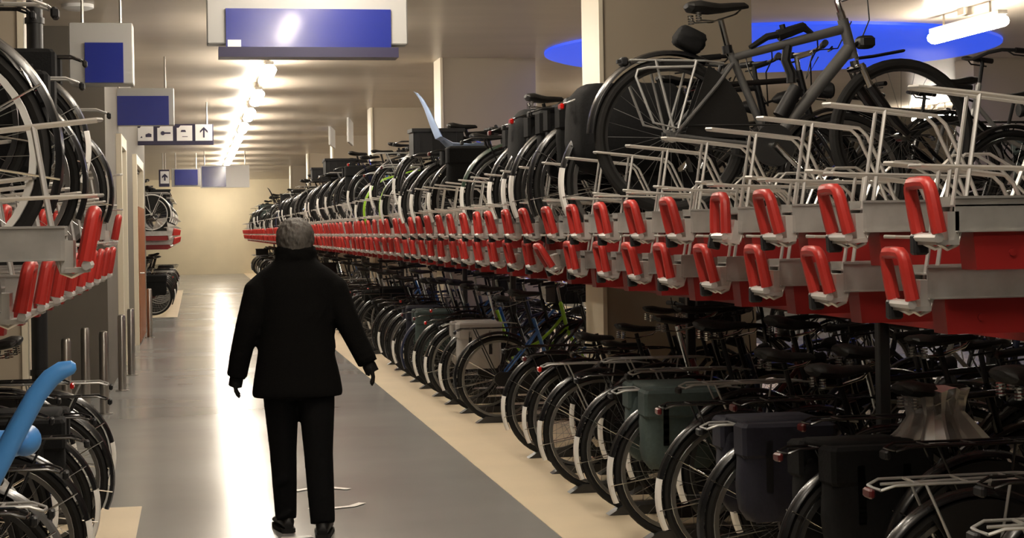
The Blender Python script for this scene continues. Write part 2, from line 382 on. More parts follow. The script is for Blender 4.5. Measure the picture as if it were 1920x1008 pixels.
# pictogram sign
Y = 27.0
pa = at_y(255, 272, Y); pb = at_y(400, 232, Y)
r = empty('pictogram_sign', ((pa.x + pb.x) / 2, Y, 0), 0, 'dark sign with four white pictogram panels and an upward arrow', 'sign')
W = pb.x - pa.x; z0, z1 = pa.z, pb.z; H = z1 - z0
link('case', MB().rbox(-W / 2, W / 2, 0, .1, z0, z1, .006).mesh('case', M_SIGND, False), r)
for xx in (-W / 2 + .1, W / 2 - .1): h = MB(); rods(h, (xx,), .05, z1); link('hanger_rod', h.mesh('hanger_rod', M_STEEL), r)
def poly(name, pts, y, m, par):
    b = MB(); b.prism(pts, y - .004, y); link(name, b.mesh(name, m, False), par)
cell = W / 4
for k in range(4):
    cx = -W / 2 + cell * (k + .5); s = cell * .40; zc = z0 + H * .56
    pn = link('white_panel', MB().prism([(cx - s, zc - s), (cx + s, zc - s), (cx + s, zc + s), (cx - s * .5, zc + s), (cx - s * .75, zc + s * .7), (cx - s, zc + s * .7)] if k < 3 else
                                        [(cx - s * 1.1, zc - s), (cx + s * 1.1, zc - s), (cx + s * 1.1, zc + s * 1.15), (cx - s * 1.1, zc + s * 1.15)], -.012, 0).mesh('white_panel', M_SIGNW, False), r)
    if k == 0:
        poly('pictogram', [(cx + .0, zc - s * .5), (cx + s * .75, zc - s * .5), (cx + s * .75, zc - s * .1), (cx + s * .4, zc + s * .02), (cx, zc - s * .15)], -.012, M_SIGND, pn)
        poly('pictogram', [(cx - s * .7, zc - s * .6), (cx - s * .4, zc - s * .6), (cx - s * .5, zc - s * .35)], -.012, M_SIGND, pn)
    elif k == 1:
        a8 = [(cx - s * .3 + s * .28 * math.cos(t * math.pi / 5), zc + s * .28 * math.sin(t * math.pi / 5)) for t in range(10)]
        poly('pictogram', a8, -.012, M_SIGND, pn)
        poly('pictogram', [(cx - s * .1, zc - s * .09), (cx + s * .7, zc - s * .09), (cx + s * .7, zc + s * .12), (cx - s * .1, zc + s * .12)], -.0125, M_SIGND, pn)
    elif k == 2:
        poly('pictogram', [(cx - s * .5, zc + s * .15), (cx + s * .2, zc + s * .15), (cx + s * .1, zc + s * .42), (cx - s * .4, zc + s * .42)], -.012, M_SIGND, pn)
        poly('pictogram', [(cx - s * .3, zc - s * .5), (cx + s * .4, zc - s * .5), (cx + s * .4, zc - s * .42), (cx - s * .3, zc - s * .42)], -.012, M_SIGND, pn)
    else:
        poly('arrow', [(cx - s * .1, zc - s * .6), (cx + s * .1, zc - s * .6), (cx + s * .1, zc + s * .4), (cx + s * .5, zc), (cx + s * .5, zc + s * .28), (cx, zc + s * .8),
                       (cx - s * .5, zc + s * .28), (cx - s * .5, zc), (cx - s * .1, zc + s * .4)], -.012, M_SIGND, pn)
# far signs at the end of the aisle
sg('hanging_sign', 44.0, (322, 316, 376, 350), (328, 318, 371, 347), 'small far blue hanging sign, left of the pair at the end of the aisle', deep=.1)
sg('hanging_sign', 43.0, (376, 310, 468, 352), (379, 312, 424, 350), 'far blue and white hanging sign, right of the pair at the end of the aisle', deep=.1, case=M_SIGNW)
fs = sg('hanging_sign', 44.0, (298, 318, 318, 350), (301, 321, 317, 344), 'far small white panel sign with a dark arrow near the end wall', deep=.08, case=M_SIGND, facem=M_SIGNW)
c0 = at_y(309, 332, 44.0); s = .1
poly('arrow', [(c0.x - fs.location.x + a * s, c0.z + b * s) for a, b in [(-.2, -.9), (.2, -.9), (.2, .1), (.7, -.3), (.7, .2), (0, .9), (-.7, .2), (-.7, -.3), (-.2, .1)]], -.02, M_SIGND, [c for c in fs.children if c.name.startswith('blue_panel')][0])
# two boards hung parallel to the aisle on the right
for u, Y, zt, zb, m, lb, wd in [(622, 34.0, 218, 275, M_SIGNB, 'blue and white board hung edge-on above the right racks', 1.5), (656, 31.5, 205, 270, M_SIGNG, 'light grey board hung edge-on above the right racks', 1.6)]:
    p0 = at_y(u, zt, Y); p1 = at_y(u, zb, Y)
    r = empty('hanging_board', (p0.x, Y, 0), R(-8), lb, 'sign')
    link('board', MB().rbox(-.02, .02, -wd / 2, wd / 2, p1.z, p0.z, .006).mesh('board', M_SIGNW, False), r)
    link('panel', MB().box(-.03, -.02, -wd / 2 + .25, wd / 2 - .05, p1.z + .04, p0.z - .04).mesh('panel', m, False), r)
    for yy in (-.4, .4): link('hanger_rod', MB().tube([(0, yy, p0.z), (0, yy, CEIL)], .012, 6).mesh('hanger_rod', M_STEEL), r)

# ================================================================== upper rack trays
def rod(pts, r=.0055, n=6): return pts, r, n
def tray_meshes(length=1.86):
    T = {}
    b = MB(); x0, x1 = .05, length; t = .004; wv = .05
    b.box(x0, x1, -wv, wv, .062, .066); b.box(x0, x1, -wv, -wv + t, 0, .085); b.box(x0, x1, wv - t, wv, 0, .085)
    b.box(x0, x1, -wv - .012, -wv, 0, .004); b.box(x0, x1, wv, wv + .012, 0, .004)
    b.box(x0, x1, -wv - .006, -wv, .081, .087); b.box(x0, x1, wv, wv + .006, .081, .087)
    T['channel'] = b.mesh('tray_channel', M_GALV, False)
    b = MB(); b.prism([(.10, -.012), (.108, -.092), (length - .05, -.092), (length - .05, 0), (.10, 0)], -.042, .042)
    b.tube([(.2, -.046, -.05), (.2, .046, -.05)], .01, 8)
    T['rail'] = b.mesh('tray_rail', M_REDP, False)
    return T
TM = tray_meshes(); TMS = tray_meshes(PX0 - 1.75 - .02)
def grip_mesh():
    pts = [(.004, -.06, 0), (-.005, -.06, .045), (-.015, -.059, .098), (-.018, -.055, .112), (-.020, -.045, .120), (-.020, 0, .122), (-.020, .045, .120), (-.018, .055, .112), (-.015, .059, .098), (-.005, .06, .045), (.004, .06, 0)]
    b = MB().tube(pts, [.0185, .018, .017, .0165, .0165, .016, .0165, .0165, .017, .018, .0185], 10)
    return b.mesh('grip', M_RED)
GRIP = grip_mesh()
b = MB()
b.tube([(-.002, -.072, -.012), (-.002, .072, -.012)], .012, 8)
b.box(-.005, .05, -.06, .06, -.03, -.018); b.box(.03, .06, -.05, .05, -.03, .05)
BRACKET = b.mesh('grip_bracket', M_WIRE, False)
LATCH = MB().rbox(-.014, .026, .046, .076, -.055, -.004, .005).mesh('latch', M_BLACKP, False)
b = MB(); y = .034
for s in (-1, 1):
    b.tube([(.0, s * y * 1.2, .0), (.012, s * y * 1.2, -.028), (.035, s * y, -.04), (.06, s * y, -.03), (.07, s * y, 0), (.088, s * y, .1), (.125, s * y, .335)], .0056, 6)
b.tube([(.40, -y, .07), (.36, -y, .17), (.30, -y, .295), (.275, -y, .318), (.12, -y, .336), (-.03, -y * .8, .352), (-.04, 0, .353), (-.03, y * .8, .352), (.12, y, .336), (.275, y, .318), (.30, y, .295), (.36, y, .17), (.40, y, .07)], .0056, 6)
HOOP = b.mesh('wheel_hoop', M_WIRE)
b = MB().tube([(.36, -.04, .15), (-.03, -.035, .162), (-.04, 0, .163), (-.03, .035, .162), (.36, .04, .15)], .005, 6)
GUIDE = b.mesh('guide_bar', M_WIRE)
b = MB()
for s in (-1, 1): b.tube([(.52, s * .045, .06), (.58, s * .045, .2), (.62, s * .045, .235), (.70, s * .045, .235), (.78, s * .045, .19), (.92, s * .045, .06)], .0055, 6)
HOOP2 = [q.mesh('inner_hoop', M_WIRE) for q in islands(b)]
PROP = MB().box(1.02, 1.08, -.03, .03, -.272, -.09).mesh('prop', M_REDP, False)
def tray(x, y, z, flip, label, group, detail=2, short=False, tilt=0, rail=True, latch=True):
    r = empty('rack_tray', (x, y, z), math.pi if flip else 0, label, 'rack tray', group)
    T = TMS if short else TM
    link('channel', T['channel'], r)
    if rail: link('support_rail', T['rail'], r)
    if z > 1.45: link('prop', PROP, r, (0 if abs(x) > .4 else .2, 0, 0))
    g = link('grip', GRIP, r)
    if tilt: g.rotation_euler = (0, tilt, 0)
    link('wheel_hoop', HOOP, r)
    if detail > 0:
        link('grip_bracket', BRACKET, g); link('guide_bar', GUIDE, r)
    if detail > 1:
        if latch: link('latch', LATCH, g)
        for q in HOOP2: link('inner_hoop', q, r)
    return r
ZH, ZL, XR = 1.525, 1.352, 1.75
near_pier = lambda y, mrg: any(abs(y - p) < PW + mrg for p in PIER_Y)
rowcount = {'high': 0, 'low': 0}
for k in range(112):
    for row, zz, y in (('high', ZH, 3.89 + .56 * k), ('low', ZL, 4.17 + .56 * k)):
        if y > 64.6: continue
        n = rowcount[row]; rowcount[row] += 1
        x = XR + (0.05 if row == 'low' else 0) + random.uniform(-.012, .012)
        if n < 16: lb = 'grey tray with red loop grip, %s row of the right rack, %s from the camera' % ('upper' if row == 'high' else 'lower', ORD[n])
        else: lb = 'grey upper-tier tray with red loop grip in the far right rack, %s row' % ('upper' if row == 'high' else 'lower')
        tl = random.choice([0, 0, 0, .08, -.06])
        if row == 'high' and n == 3: tl = .18
        if row == 'low' and n == 8: tl = -.35
        tray(x, y, zz, False, lb, 'upper-tier trays of the right rack', 2 if y < 15 else 1 if y < 34 else 0, near_pier(y, .09), tl)
XL = -.45
LEFT_LOW = [(XL, 4.66 + .57 * k) for k in range(9)]
LEFT_HIGH = [(-.70, 5.515), (-.66, 6.085), (-.63, 7.225), (-.62, 7.795), (-.50, 8.935), (-.43, 9.505)]
for row, zz, lst in (('upper', ZH, LEFT_HIGH), ('lower', ZL, LEFT_LOW)):
    for k, (x, y) in enumerate(lst):
        tray(x, y, zz, True, 'grey tray with red grip, %s row of the near left rack, %s from the camera' % (row, ORD[k]), 'upper-tier trays of the left rack', 2, latch=False)
tray(-.27, 4.42, 1.488, True, 'grey tray with red grip pulled out into the aisle at the left edge', 'upper-tier trays of the left rack', 2, rail=False, latch=False)
for k in range(24):
    for row, zz, y in (('high', ZH, 33.0 + .56 * k), ('low', ZL, 33.28 + .56 * k)):
        tray(-.42, y, zz, True, 'grey tray with red grip in the far left rack beyond the entrance, %s row' % ('upper' if row == 'high' else 'lower'), 'upper-tier trays of the far left rack', 0)

# rack frames: posts, longitudinal beams
def rack_frame(x, y0, y1, label, step=2.8):
    r = empty('bicycle_rack', (x, y0, 0), 0, label, 'bicycle rack')
    ps = MB().rbox(-.025, .025, -.025, .025, 0, 1.25, .005).mesh('frame_post', M_RIMD, False)
    y = 0
    while y <= y1 - y0 + .01:
        if not near_pier(y0 + y, .1): link('post', ps, r, (0, y, 0))
        y += step
    b = MB().box(-.03, .03, -.1, y1 - y0, 1.14, 1.258); link('beam', b.mesh('beam', M_REDP, False), r)
rack_frame(2.80, 3.9, 64.4, 'long red and grey frame carrying the upper trays of the right rack')
rack_frame(-1.5, 4.3, 9.5, 'red and grey frame carrying the upper trays of the near left rack', 2.5)
rack_frame(-1.5, 33.0, 46.5, 'red and grey frame carrying the upper trays of the far left rack')

# ================================================================== bicycles
WR = .345
BM = {}
def arc(cx, cz, r, a0, a1, n):
    return [(cx + r * math.cos(R(a0 + (a1 - a0) * i / n)), cz + r * math.sin(R(a0 + (a1 - a0) * i / n))) for i in range(n + 1)]
def torus(R0, r, n, m, sx=1.0):
    b = MB(); vs = []; fs = []
    for i in range(n):
        a = 2 * math.pi * i / n
        for j in range(m):
            t = 2 * math.pi * j / m; q = R0 + r * math.cos(t)
            vs.append((q * math.cos(a), r * sx * math.sin(t), q * math.sin(a)))
    for i in range(n):
        for j in range(m):
            fs.append((i * m + j, i * m + (j + 1) % m, ((i + 1) % n) * m + (j + 1) % m, ((i + 1) % n) * m + j))
    return b.add(vs, fs)
BM['tyre'] = torus(WR - .019, .019, 44, 8).mesh('tyre', M_RUBBER)
BM['tyre_fat'] = torus(WR - .024, .025, 48, 10).mesh('tyre_fat', M_RUBBER)
b = MB(); n = 44; sec = [(-.013, .306), (.013, .306), (.011, .288), (-.011, .288)]
vs = []; fs = []
for i in range(n):
    a = 2 * math.pi * i / n
    for yy, q in sec: vs.append((q * math.cos(a), yy, q * math.sin(a)))
for i in range(n):
    for j in range(4): fs.append((i * 4 + j, i * 4 + (j + 1) % 4, ((i + 1) % n) * 4 + (j + 1) % 4, ((i + 1) % n) * 4 + j))
BM['rim'] = b.add(vs, fs).mesh('rim', M_RIM)
b = MB()
for i in range(28):
    a = 2 * math.pi * i / 28; s = 1 if i % 2 else -1; a2 = a + s * .35 * (1 if i % 4 < 2 else -1)
    b.tube([(.022 * math.cos(a2), s * .028, .022 * math.sin(a2)), (.292 * math.cos(a), 0, .292 * math.sin(a))], .0012, 3, caps=False)
BM['spokes'] = b.mesh('spokes', M_RIM)
b = MB()
for yy, q in ((0, .018),): b.tube([(0, -.045, 0), (0, -.03, 0), (0, -.028, 0), (0, .028, 0), (0, .03, 0), (0, .045, 0)], [.008, .012, .03, .03, .012, .008], 12)
b.tube([(0, -.062, 0), (0, .062, 0)], .007, 8)
BM['hub'] = b.mesh('hub', M_CHROME)
def guard(a0, a1, rad=.372, wdt=.03, n=22):
    b = MB(); vs = []; fs = []; prof = [(-wdt, -.014), (-wdt * .7, .0), (0, .006), (wdt * .7, .0), (wdt, -.014)]; m = len(prof)
    for i in range(n + 1):
        a = R(a0 + (a1 - a0) * i / n)
        for off in (0, -.0022):
            for yy, dr in prof: q = rad + dr + off; vs.append((q * math.cos(a), yy, q * math.sin(a)))
    for i in range(n):
        A = i * 2 * m; B = A + 2 * m
        for j in range(m - 1):
            fs.append((A + j, A + j + 1, B + j + 1, B + j)); fs.append((A + m + j + 1, A + m + j, B + m + j, B + m + j + 1))
        fs.append((A, B, B + m, A + m)); fs.append((A + m - 1, A + 2 * m - 1, B + 2 * m - 1, B + m - 1))
    b.add(vs, fs); return b
BM['rear_guard'] = guard(58, 204).mesh('rear_guard', M_BLACK)
BM['front_guard'] = guard(20, 168).mesh('front_guard', M_BLACK)
BM['patch'] = guard(168, 204.3, .3745, .031, 8).mesh('patch', M_PATCH)
b = MB()
for s in (-1, 1):
    for an in (190, 150): b.tube([(0, s * .055, 0), (.372 * math.cos(R(an)), s * .03, .372 * math.sin(R(an)))], .0028, 5)
BM['stays'] = b.mesh('stays', M_CHROME)
b = MB()
for s in (-1, 1): b.tube([(0, s * .055, 0), (.372 * math.cos(R(30)), s * .03, .372 * math.sin(R(30)))], .0028, 5)
BM['stays_front'] = b.mesh('stays_front', M_CHROME)
HX, HZ = 0, WR
def stays_frame(b, top, bb, r=.009):
    for s in (-1, 1):
        b.tube([(bb[0] - .02, s * .035, bb[1]), (.2, s * .055, bb[1] + .02), (0, s * .06, WR)], r, 8)
        b.tube([(top[0], s * .018, top[1]), (top[0] - .08, s * .05, top[1] - .1), (0, s * .06, WR)], r * .85, 8)
        b.box(-.02, .02, s * .06 - .003, s * .06 + .003, WR - .02, WR + .02)
    b.tube([(bb[0], -.036, bb[1]), (bb[0], .036, bb[1])], .022, 12)
BB = (.46, .285)
# step-through frame
b = MB(); stays_frame(b, (.325, .72), BB)
b.tube([(BB[0], 0, BB[1]), (.285, 0, .82)], .0155, 10)
b.tube([(.93, 0, .60), (.865, 0, .87)], .019, 10)
b.tube([(.915, 0, .66), (.80, 0, .52), (.68, 0, .40), (.56, 0, .315), (BB[0], 0, BB[1])], .0165, 10)
b.tube([(.895, 0, .76), (.78, 0, .63), (.66, 0, .525), (.54, 0, .47), (.405, 0, .46)], .0145, 10)
BM['frame_step'] = b.mesh('frame_step', M_BLACK)
b = MB(); stays_frame(b, (.318, .76), BB)
b.tube([(BB[0], 0, BB[1]), (.285, 0, .85)], .0155, 10)
b.tube([(.93, 0, .62), (.862, 0, .90)], .019, 10)
b.tube([(.915, 0, .68), (BB[0], 0, BB[1])], .0175, 10); b.tube([(.872, 0, .855), (.295, 0, .815)], .0145, 10)
BM['frame_diamond'] = b.mesh('frame_diamond', M_BLACK)
b = MB()
for s in (-1, 1): b.tube([(.927, s * .03, .605), (.955, s * .05, .56), (1.03, s * .052, .43), (1.08, s * .053, WR)], .0105, 8)
b.tube([(.927, -.045, .61), (.927, .045, .61)], .015, 8); b.tube([(.93, 0, .60), (.862, 0, .885)], .0125, 8)
BM['fork'] = b.mesh('fork', M_BLACK)
b = MB(); b.tube([(.285, 0, .70), (.215, 0, .965)], .0125, 8); BM['seatpost'] = b.mesh('seatpost', M_CHROME)
def saddle(Lb, wd, hh):
    b = MB(); rings = []; n = 12
    for t, wq, hq, dz in [(0, .55, .35, .02), (.06, .92, .8, .012), (.2, 1.0, 1.0, .008), (.38, .78, .9, 0), (.55, .42, .75, -.002), (.75, .25, .62, .002), (.94, .2, .5, .004), (1, .12, .25, 0)]:
        x = -.12 + Lb * t
        rings.append([(x, wd / 2 * wq * math.cos(2 * math.pi * j / n), dz + (hh * hq * .5) * (math.sin(2 * math.pi * j / n) * (1 if math.sin(2 * math.pi * j / n) > 0 else .7))) for j in range(n)])
    return b.loft(rings)
BM['saddle_wide'] = saddle(.27, .215, .075).mesh('saddle_wide', M_LEATHER)
BM['saddle_slim'] = saddle(.28, .155, .055).mesh('saddle_slim', M_LEATHER)
b = MB()
for s in (-1, 1):
    b.tube([(-.09, s * .06, -.02), (-.07, s * .05, -.05), (.0, s * .022, -.055), (.1, s * .02, -.03), (.13, 0, -.01)], .0035, 5)
    for k in range(4): b.tube([(-.085, s * .06, -.055 + k * .011), (-.085, s * .06, -.049 + k * .011)], .014, 8)
BM['saddle_springs'] = [merge(islands(b)[a:a + 5]).mesh('saddle_spring', M_CHROME) for a in (0, 5)]
def bars(kind):
    b = MB(); g = MB()
    if kind == 'swept':
        b.tube([(.863, 0, .88), (.842, 0, 1.00), (.85, 0, 1.03)], .0125, 8)
        b.tube([(.862, 0, 1.02), (.90, 0, 1.03)], .014, 8)
        half = [(.90, 0, 1.03), (.90, .08, 1.035), (.885, .17, 1.05), (.83, .235, 1.06), (.76, .265, 1.055), (.66, .275, 1.045)]
        ge = [(.76, .265, 1.055), (.64, .276, 1.043)]
    else:
        b.tube([(.865, 0, .89), (.853, 0, .97)], .0135, 8); b.tube([(.853, 0, .965), (.93, 0, .99)], .014, 8)
        half = [(.93, 0, .99), (.93, .1, .995), (.915, .2, 1.0), (.89, .29, 1.0)]
        ge = [(.913, .2, 1.0), (.885, .305, 1.0)]
    for s in (-1, 1):
        b.tube([(x, s * yy, z) for x, yy, z in half], .011, 8)
        g.tube([(x, s * yy, z) for x, yy, z in ge], .0165, 10)
        g.tube([(ge[0][0] + .05, s * ge[0][1], ge[0][2] - .005), (ge[0][0] + .02, s * (ge[0][1] + .02), ge[0][2] - .03), (ge[1][0] + .03, s * (ge[1][1] + .02), ge[1][2] - .03)], .005, 5)
    return b.mesh('bar_' + kind, M_CHROME), [q.mesh('grip_' + kind, M_BLACKP) for q in (lambda L: [merge(L[0:2]), merge(L[2:4])])(islands(g))]
BM['bar_swept'], BM['grips_swept'] = bars('swept'); BM['bar_straight'], BM['grips_straight'] = bars('straight')
b = MB(); r_ = .0048
for s in (-1, 1):
    b.tube([(-.34, s * .05, .735), (-.30, s * .062, .75), (.16, s * .062, .75), (.22, s * .03, .75), (.30, s * .018, .74)], r_, 6)
    b.tube([(-.20, s * .062, .75), (-.02, s * .068, WR + .01)], r_, 6); b.tube([(.08, s * .062, .75), (.01, s * .068, WR + .01)], r_, 6)
b.tube([(-.34, -.05, .735), (-.345, 0, .735), (-.34, .05, .735)], r_, 6)
for x in (-.22, -.06, .1): b.tube([(x, -.062, .75), (x, .062, .75)], r_ * .9, 6)
b.tube([(-.32, 0, .745), (.18, 0, .752)], r_, 6)
BM['carrier'] = b.mesh('carrier', M_BLACK)
# chain case
def stadium(x0, z0, r0, x1, z1, r1, n=8):
    an = math.atan2(z1 - z0, x1 - x0); pts = []
    for i in range(n + 1): t = an + math.pi / 2 + math.pi * i / n; pts.append((x0 + r0 * math.cos(t), z0 + r0 * math.sin(t)))
    for i in range(n + 1): t = an - math.pi / 2 + math.pi * i / n; pts.append((x1 + r1 * math.cos(t), z1 + r1 * math.sin(t)))
    return pts
BM['chain_case'] = MB().prism(stadium(0, WR, .055, BB[0], BB[1], .105), -.075, -.045).mesh('chain_case', M_BLACKP, True, 40)
b = MB(); b.tube([(BB[0], -.085, BB[1]), (BB[0] + .12, -.09, BB[1] - .12)], .011, 8); b.tube([(BB[0], .06, BB[1]), (BB[0] - .12, .07, BB[1] + .12)], .011, 8)
b.tube([(BB[0], -.09, BB[1]), (BB[0], .06, BB[1])], .014, 8)
BM['crank'] = b.mesh('crank', M_CHROME)
b = MB(); b.rbox(BB[0] + .075, BB[0] + .165, -.185, -.10, BB[1] - .133, BB[1] - .107, .006); b.rbox(BB[0] - .165, BB[0] - .075, .08, .165, BB[1] + .107, BB[1] + .133, .006)
BM['pedals'] = [q.mesh('pedal', M_BLACKP, False) for q in islands(b)]
b = MB(); b.tube([(BB[0], -.058, BB[1]), (BB[0], -.054, BB[1])], .095, 28)
b.tube([(BB[0] + .02, -.056, BB[1] + .09), (0, -.05, WR + .03)], .004, 4); b.tube([(BB[0] + .02, -.056, BB[1] - .09), (0, -.05, WR - .03)], .004, 4)
BM['chainring'] = b.mesh('chainring', M_RIMD)
b = MB(); b.tube([(.955, 0, .79), (.985, 0, .80), (1.03, 0, .80), (1.04, 0, .80)], [.012, .03, .042, .036], 12); b.tube([(.90, 0, .77), (.96, 0, .79)], .007, 6)
BM['head_lamp'] = b.mesh('head_lamp', M_BLACKP)
b = MB(); b.rbox(-.368, -.348, -.03, .03, .705, .735, .006); BM['tail_lamp'] = b.mesh('tail_lamp', M_REFL, False)
b = MB(); b.rbox(-.408, -.385, -.02, .02, .42, .47, .006); BM['reflector'] = b.mesh('reflector', M_REFL, False)
b = MB(); b.tube([(.36, .05, .30), (.25, .15, .01)], .008, 6); b.tube([(.25, .15, .012), (.20, .16, .012)], .008, 6); BM['kickstand'] = b.mesh('kickstand', M_SILVER)
# skirt guards (both sides) : quarter discs over the rear wheel
b = MB()
for s in (-1, 1):
    pts = [(0.03, WR + .02)] + arc(0, WR, .345, 25, 120, 10); b.prism(pts, s * .036 - .002, s * .036 + .002)
BM['skirt'] = [q.mesh('skirt', M_LEATHER, False) for q in islands(b)]
b = MB()
for s in (-1, 1):
    b.tube([(.28, s * .03, .62), (.12, s * .16, .9)], .003, 4, caps=False) if False else None
b.tube([(.93, 0, .76), (.87, .12, .95), (.89, .22, 1.0), (.89, .24, 1.04)], .004, 5, caps=False); b.tube([(.93, 0, .76), (.88, -.12, .93), (.88, -.22, .99), (.87, -.24, 1.04)], .004, 5, caps=False)
BM['cables'] = b.mesh('cables', M_BLACKP)
# luggage
def bag(x0, x1, y0, y1, z0, z1, seed, puff=.018):
    rnd = random.Random(seed); rings = []; n = 20
    for k in range(9):
        t = k / 8; z = z0 + (z1 - z0) * t; sc = 1 - .10 * (2 * t - 1) ** 4 - (.10 if k in (0, 8) else 0)
        cx, cy = (x0 + x1) / 2, (y0 + y1) / 2; ring = []
        for j in range(n):
            a = 2 * math.pi * j / n; ca, sa = math.cos(a), math.sin(a)
            e = .35; px_ = abs(ca) ** e * (1 if ca >= 0 else -1); py_ = abs(sa) ** e * (1 if sa >= 0 else -1)
            ring.append((cx + px_ * (x1 - x0) / 2 * sc + rnd.uniform(-.004, .004), cy + py_ * (y1 - y0) / 2 * sc * (1 + .25 * math.sin(math.pi * t)) + rnd.uniform(-.004, .004), z + rnd.uniform(-.003, .003)))
        rings.append(ring)
    return MB().loft(rings)
def pannier_set(seed):
    b = bag(-.24, .13, -.20, -.075, .38, .74, seed)
    for q in (bag(-.24, .13, .075, .20, .38, .74, seed + 1),): b.add(q.v, q.f)
    b.rbox(-.22, .11, -.14, .14, .745, .775, .012)
    st = MB()
    for s in (-1, 1):
        st.rbox(-.245, .135, min(s * .08, s * .222), max(s * .08, s * .222), .63, .765, .014)
    return b, st
for sd in range(2):
    p, q = pannier_set(10 + sd * 3); BM['panniers%d' % sd] = [t.mesh('pannier', M_BAGB, True, 60) for t in islands(p)]; BM['flap%d' % sd] = [t.mesh('pannier_flap', M_BAGB, False) for t in islands(q)]
b = MB()
for s in (-1, 1):
    for x in (-.14, .03): b.box(x - .014, x + .014, s * .224 - .004 * s - .002, s * .224 + .002, .50, .70)
BM['pannier_strap'] = [q.mesh('pannier_strap', M_BLACKP, False) for q in islands(b)]
BM['cover'] = bag(-.31, .24, -.19, .19, .40, .82, 5).mesh('cover', M_BAGB, True, 60)
def crate(x0, x1, y0, y1, z0, z1):
    b = MB(); t = .008
    b.box(x0, x1, y0, y1, z0, z0 + t); b.box(x0, x1, y0, y0 + t, z0, z1); b.box(x0, x1, y1 - t, y1, z0, z1); b.box(x0, x0 + t, y0, y1, z0, z1); b.box(x1 - t, x1, y0, y1, z0, z1)
    b.box(x0 - .012, x1 + .012, y0 - .012, y0 + t, z1 - .03, z1); b.box(x0 - .012, x1 + .012, y1 - t, y1 + .012, z1 - .03, z1); b.box(x0 - .012, x0 + t, y0, y1, z1 - .03, z1); b.box(x1 - t, x1 + .012, y0, y1, z1 - .03, z1)
    for k in range(4):
        x = x0 + (x1 - x0) * (k + .5) / 4; b.box(x - .006, x + .006, y0 - .008, y0, z0, z1 - .03); b.box(x - .006, x + .006, y1, y1 + .008, z0, z1 - .03)
    return b
BM['rear_crate'] = crate(-.26, .16, -.17, .17, .757, .98).mesh('rear_crate', M_BAGS, False)
BM['front_crate'] = crate(.95, 1.25, -.2, .2, .84, 1.04).mesh('front_crate', M_BLACKP, False)
b = MB().tube([(.95, -.06, .83), (1.24, -.06, .83)], .007, 6).tube([(.95, .06, .83), (1.24, .06, .83)], .007, 6)
for s in (-1, 1): b.tube([(1.2, s * .06, .83), (1.085, s * .06, WR + .01)], .006, 6)
b.tube([(.9, 0, .8), (.95, -.06, .83)], .007, 6).tube([(.9, 0, .8), (.95, .06, .83)], .007, 6)
BM['front_carrier'] = b.mesh('front_carrier', M_BLACKP)
# child seat: curved shell with a tall back tapering to a rounded tip, on the carrier
b = MB(); rings = []; n = 14
for t, x, z, wd, th in [(0, .22, .80, .12, .02), (.15, .10, .79, .15, .025), (.3, -.04, .80, .16, .035), (.42, -.13, .86, .155, .03), (.6, -.18, .98, .14, .024), (.78, -.225, 1.10, .10, .022), (.9, -.27, 1.19, .06, .02), (.97, -.305, 1.235, .035, .018), (1, -.33, 1.25, .012, .01)]:
    dx, dz = (1, 0) if t < .35 else (.35, .93); nx, nz = -dz, dx
    if t < .35: nx, nz = 0, 1
    rings.append([(x + nx * th * math.sin(2 * math.pi * j / n), wd * math.cos(2 * math.pi * j / n), z + nz * th * math.sin(2 * math.pi * j / n) + .035 * abs(math.cos(2 * math.pi * j / n)) ** 3 * (1 - t)) for j in range(n)])
b.loft(rings); BM['child_seat'] = b.mesh('child_seat', M_PALEB)
b = MB()
for s in (-1, 1): b.tube([(.2, s * .10, .79), (.17, s * .13, .60), (.12, s * .13, .45)], [.02, .024, .03], 8)
BM['child_seat_leg'] = [q.mesh('child_seat_leg', M_BLACKP) for q in islands(b)]
# flower garland on a handlebar: many small petals, one part
rnd = random.Random(3); b = MB()
for k in range(70):
    a = rnd.uniform(-.26, .26); c = (.86 + rnd.uniform(-.06, .06), a, 1.05 + rnd.uniform(-.05, .06)); q = rnd.uniform(.014, .026)
    for m in range(5):
        t = 2 * math.pi * m / 5 + rnd.random(); b.ell((c[0] + q * .8 * math.cos(t), c[1] + q * .8 * math.sin(t), c[2]), q * .6, q * .6, q * .25, 6, 4)
BM['flowers'] = b.mesh('flowers', M_PINK)

rnd = random.Random(9); b = MB(); n = 26; rings = []
for t, q in [(0, .3), (.06, 1.0), (.25, .85), (.5, .75), (.75, .95), (1, 1.25)]:
    rings.append([((.16 * q) * (1 + (.22 * t + .04) * (1 if j % 2 else -1)) * math.cos(2 * math.pi * j / n), (.11 * q) * (1 + (.22 * t + .04) * (1 if j % 2 else -1)) * math.sin(2 * math.pi * j / n), .05 - .24 * t + rnd.uniform(-.012, .012)) for j in range(n)])
b.loft(rings, caps=False); BM['film'] = b.mesh('film', M_FILM, True, 25)
def P(root, name, key, m=None, loc=None, rot=None):
    me = BM[key]
    if isinstance(me, list): return [link(name, q, root, loc, rot, m) for q in me][0]
    return link(name, me, root, loc, rot, m)
def wheel(root, name, x, detail, rimm, fat=False):
    t = P(root, name, 'tyre_fat' if fat else 'tyre', None, (x, 0, WR))
    link('rim', BM['rim'], t, m=rimm)
    if detail > 0: link('spokes', BM['spokes'], t); link('hub', BM['hub'], t)
    return t
BIKES = []
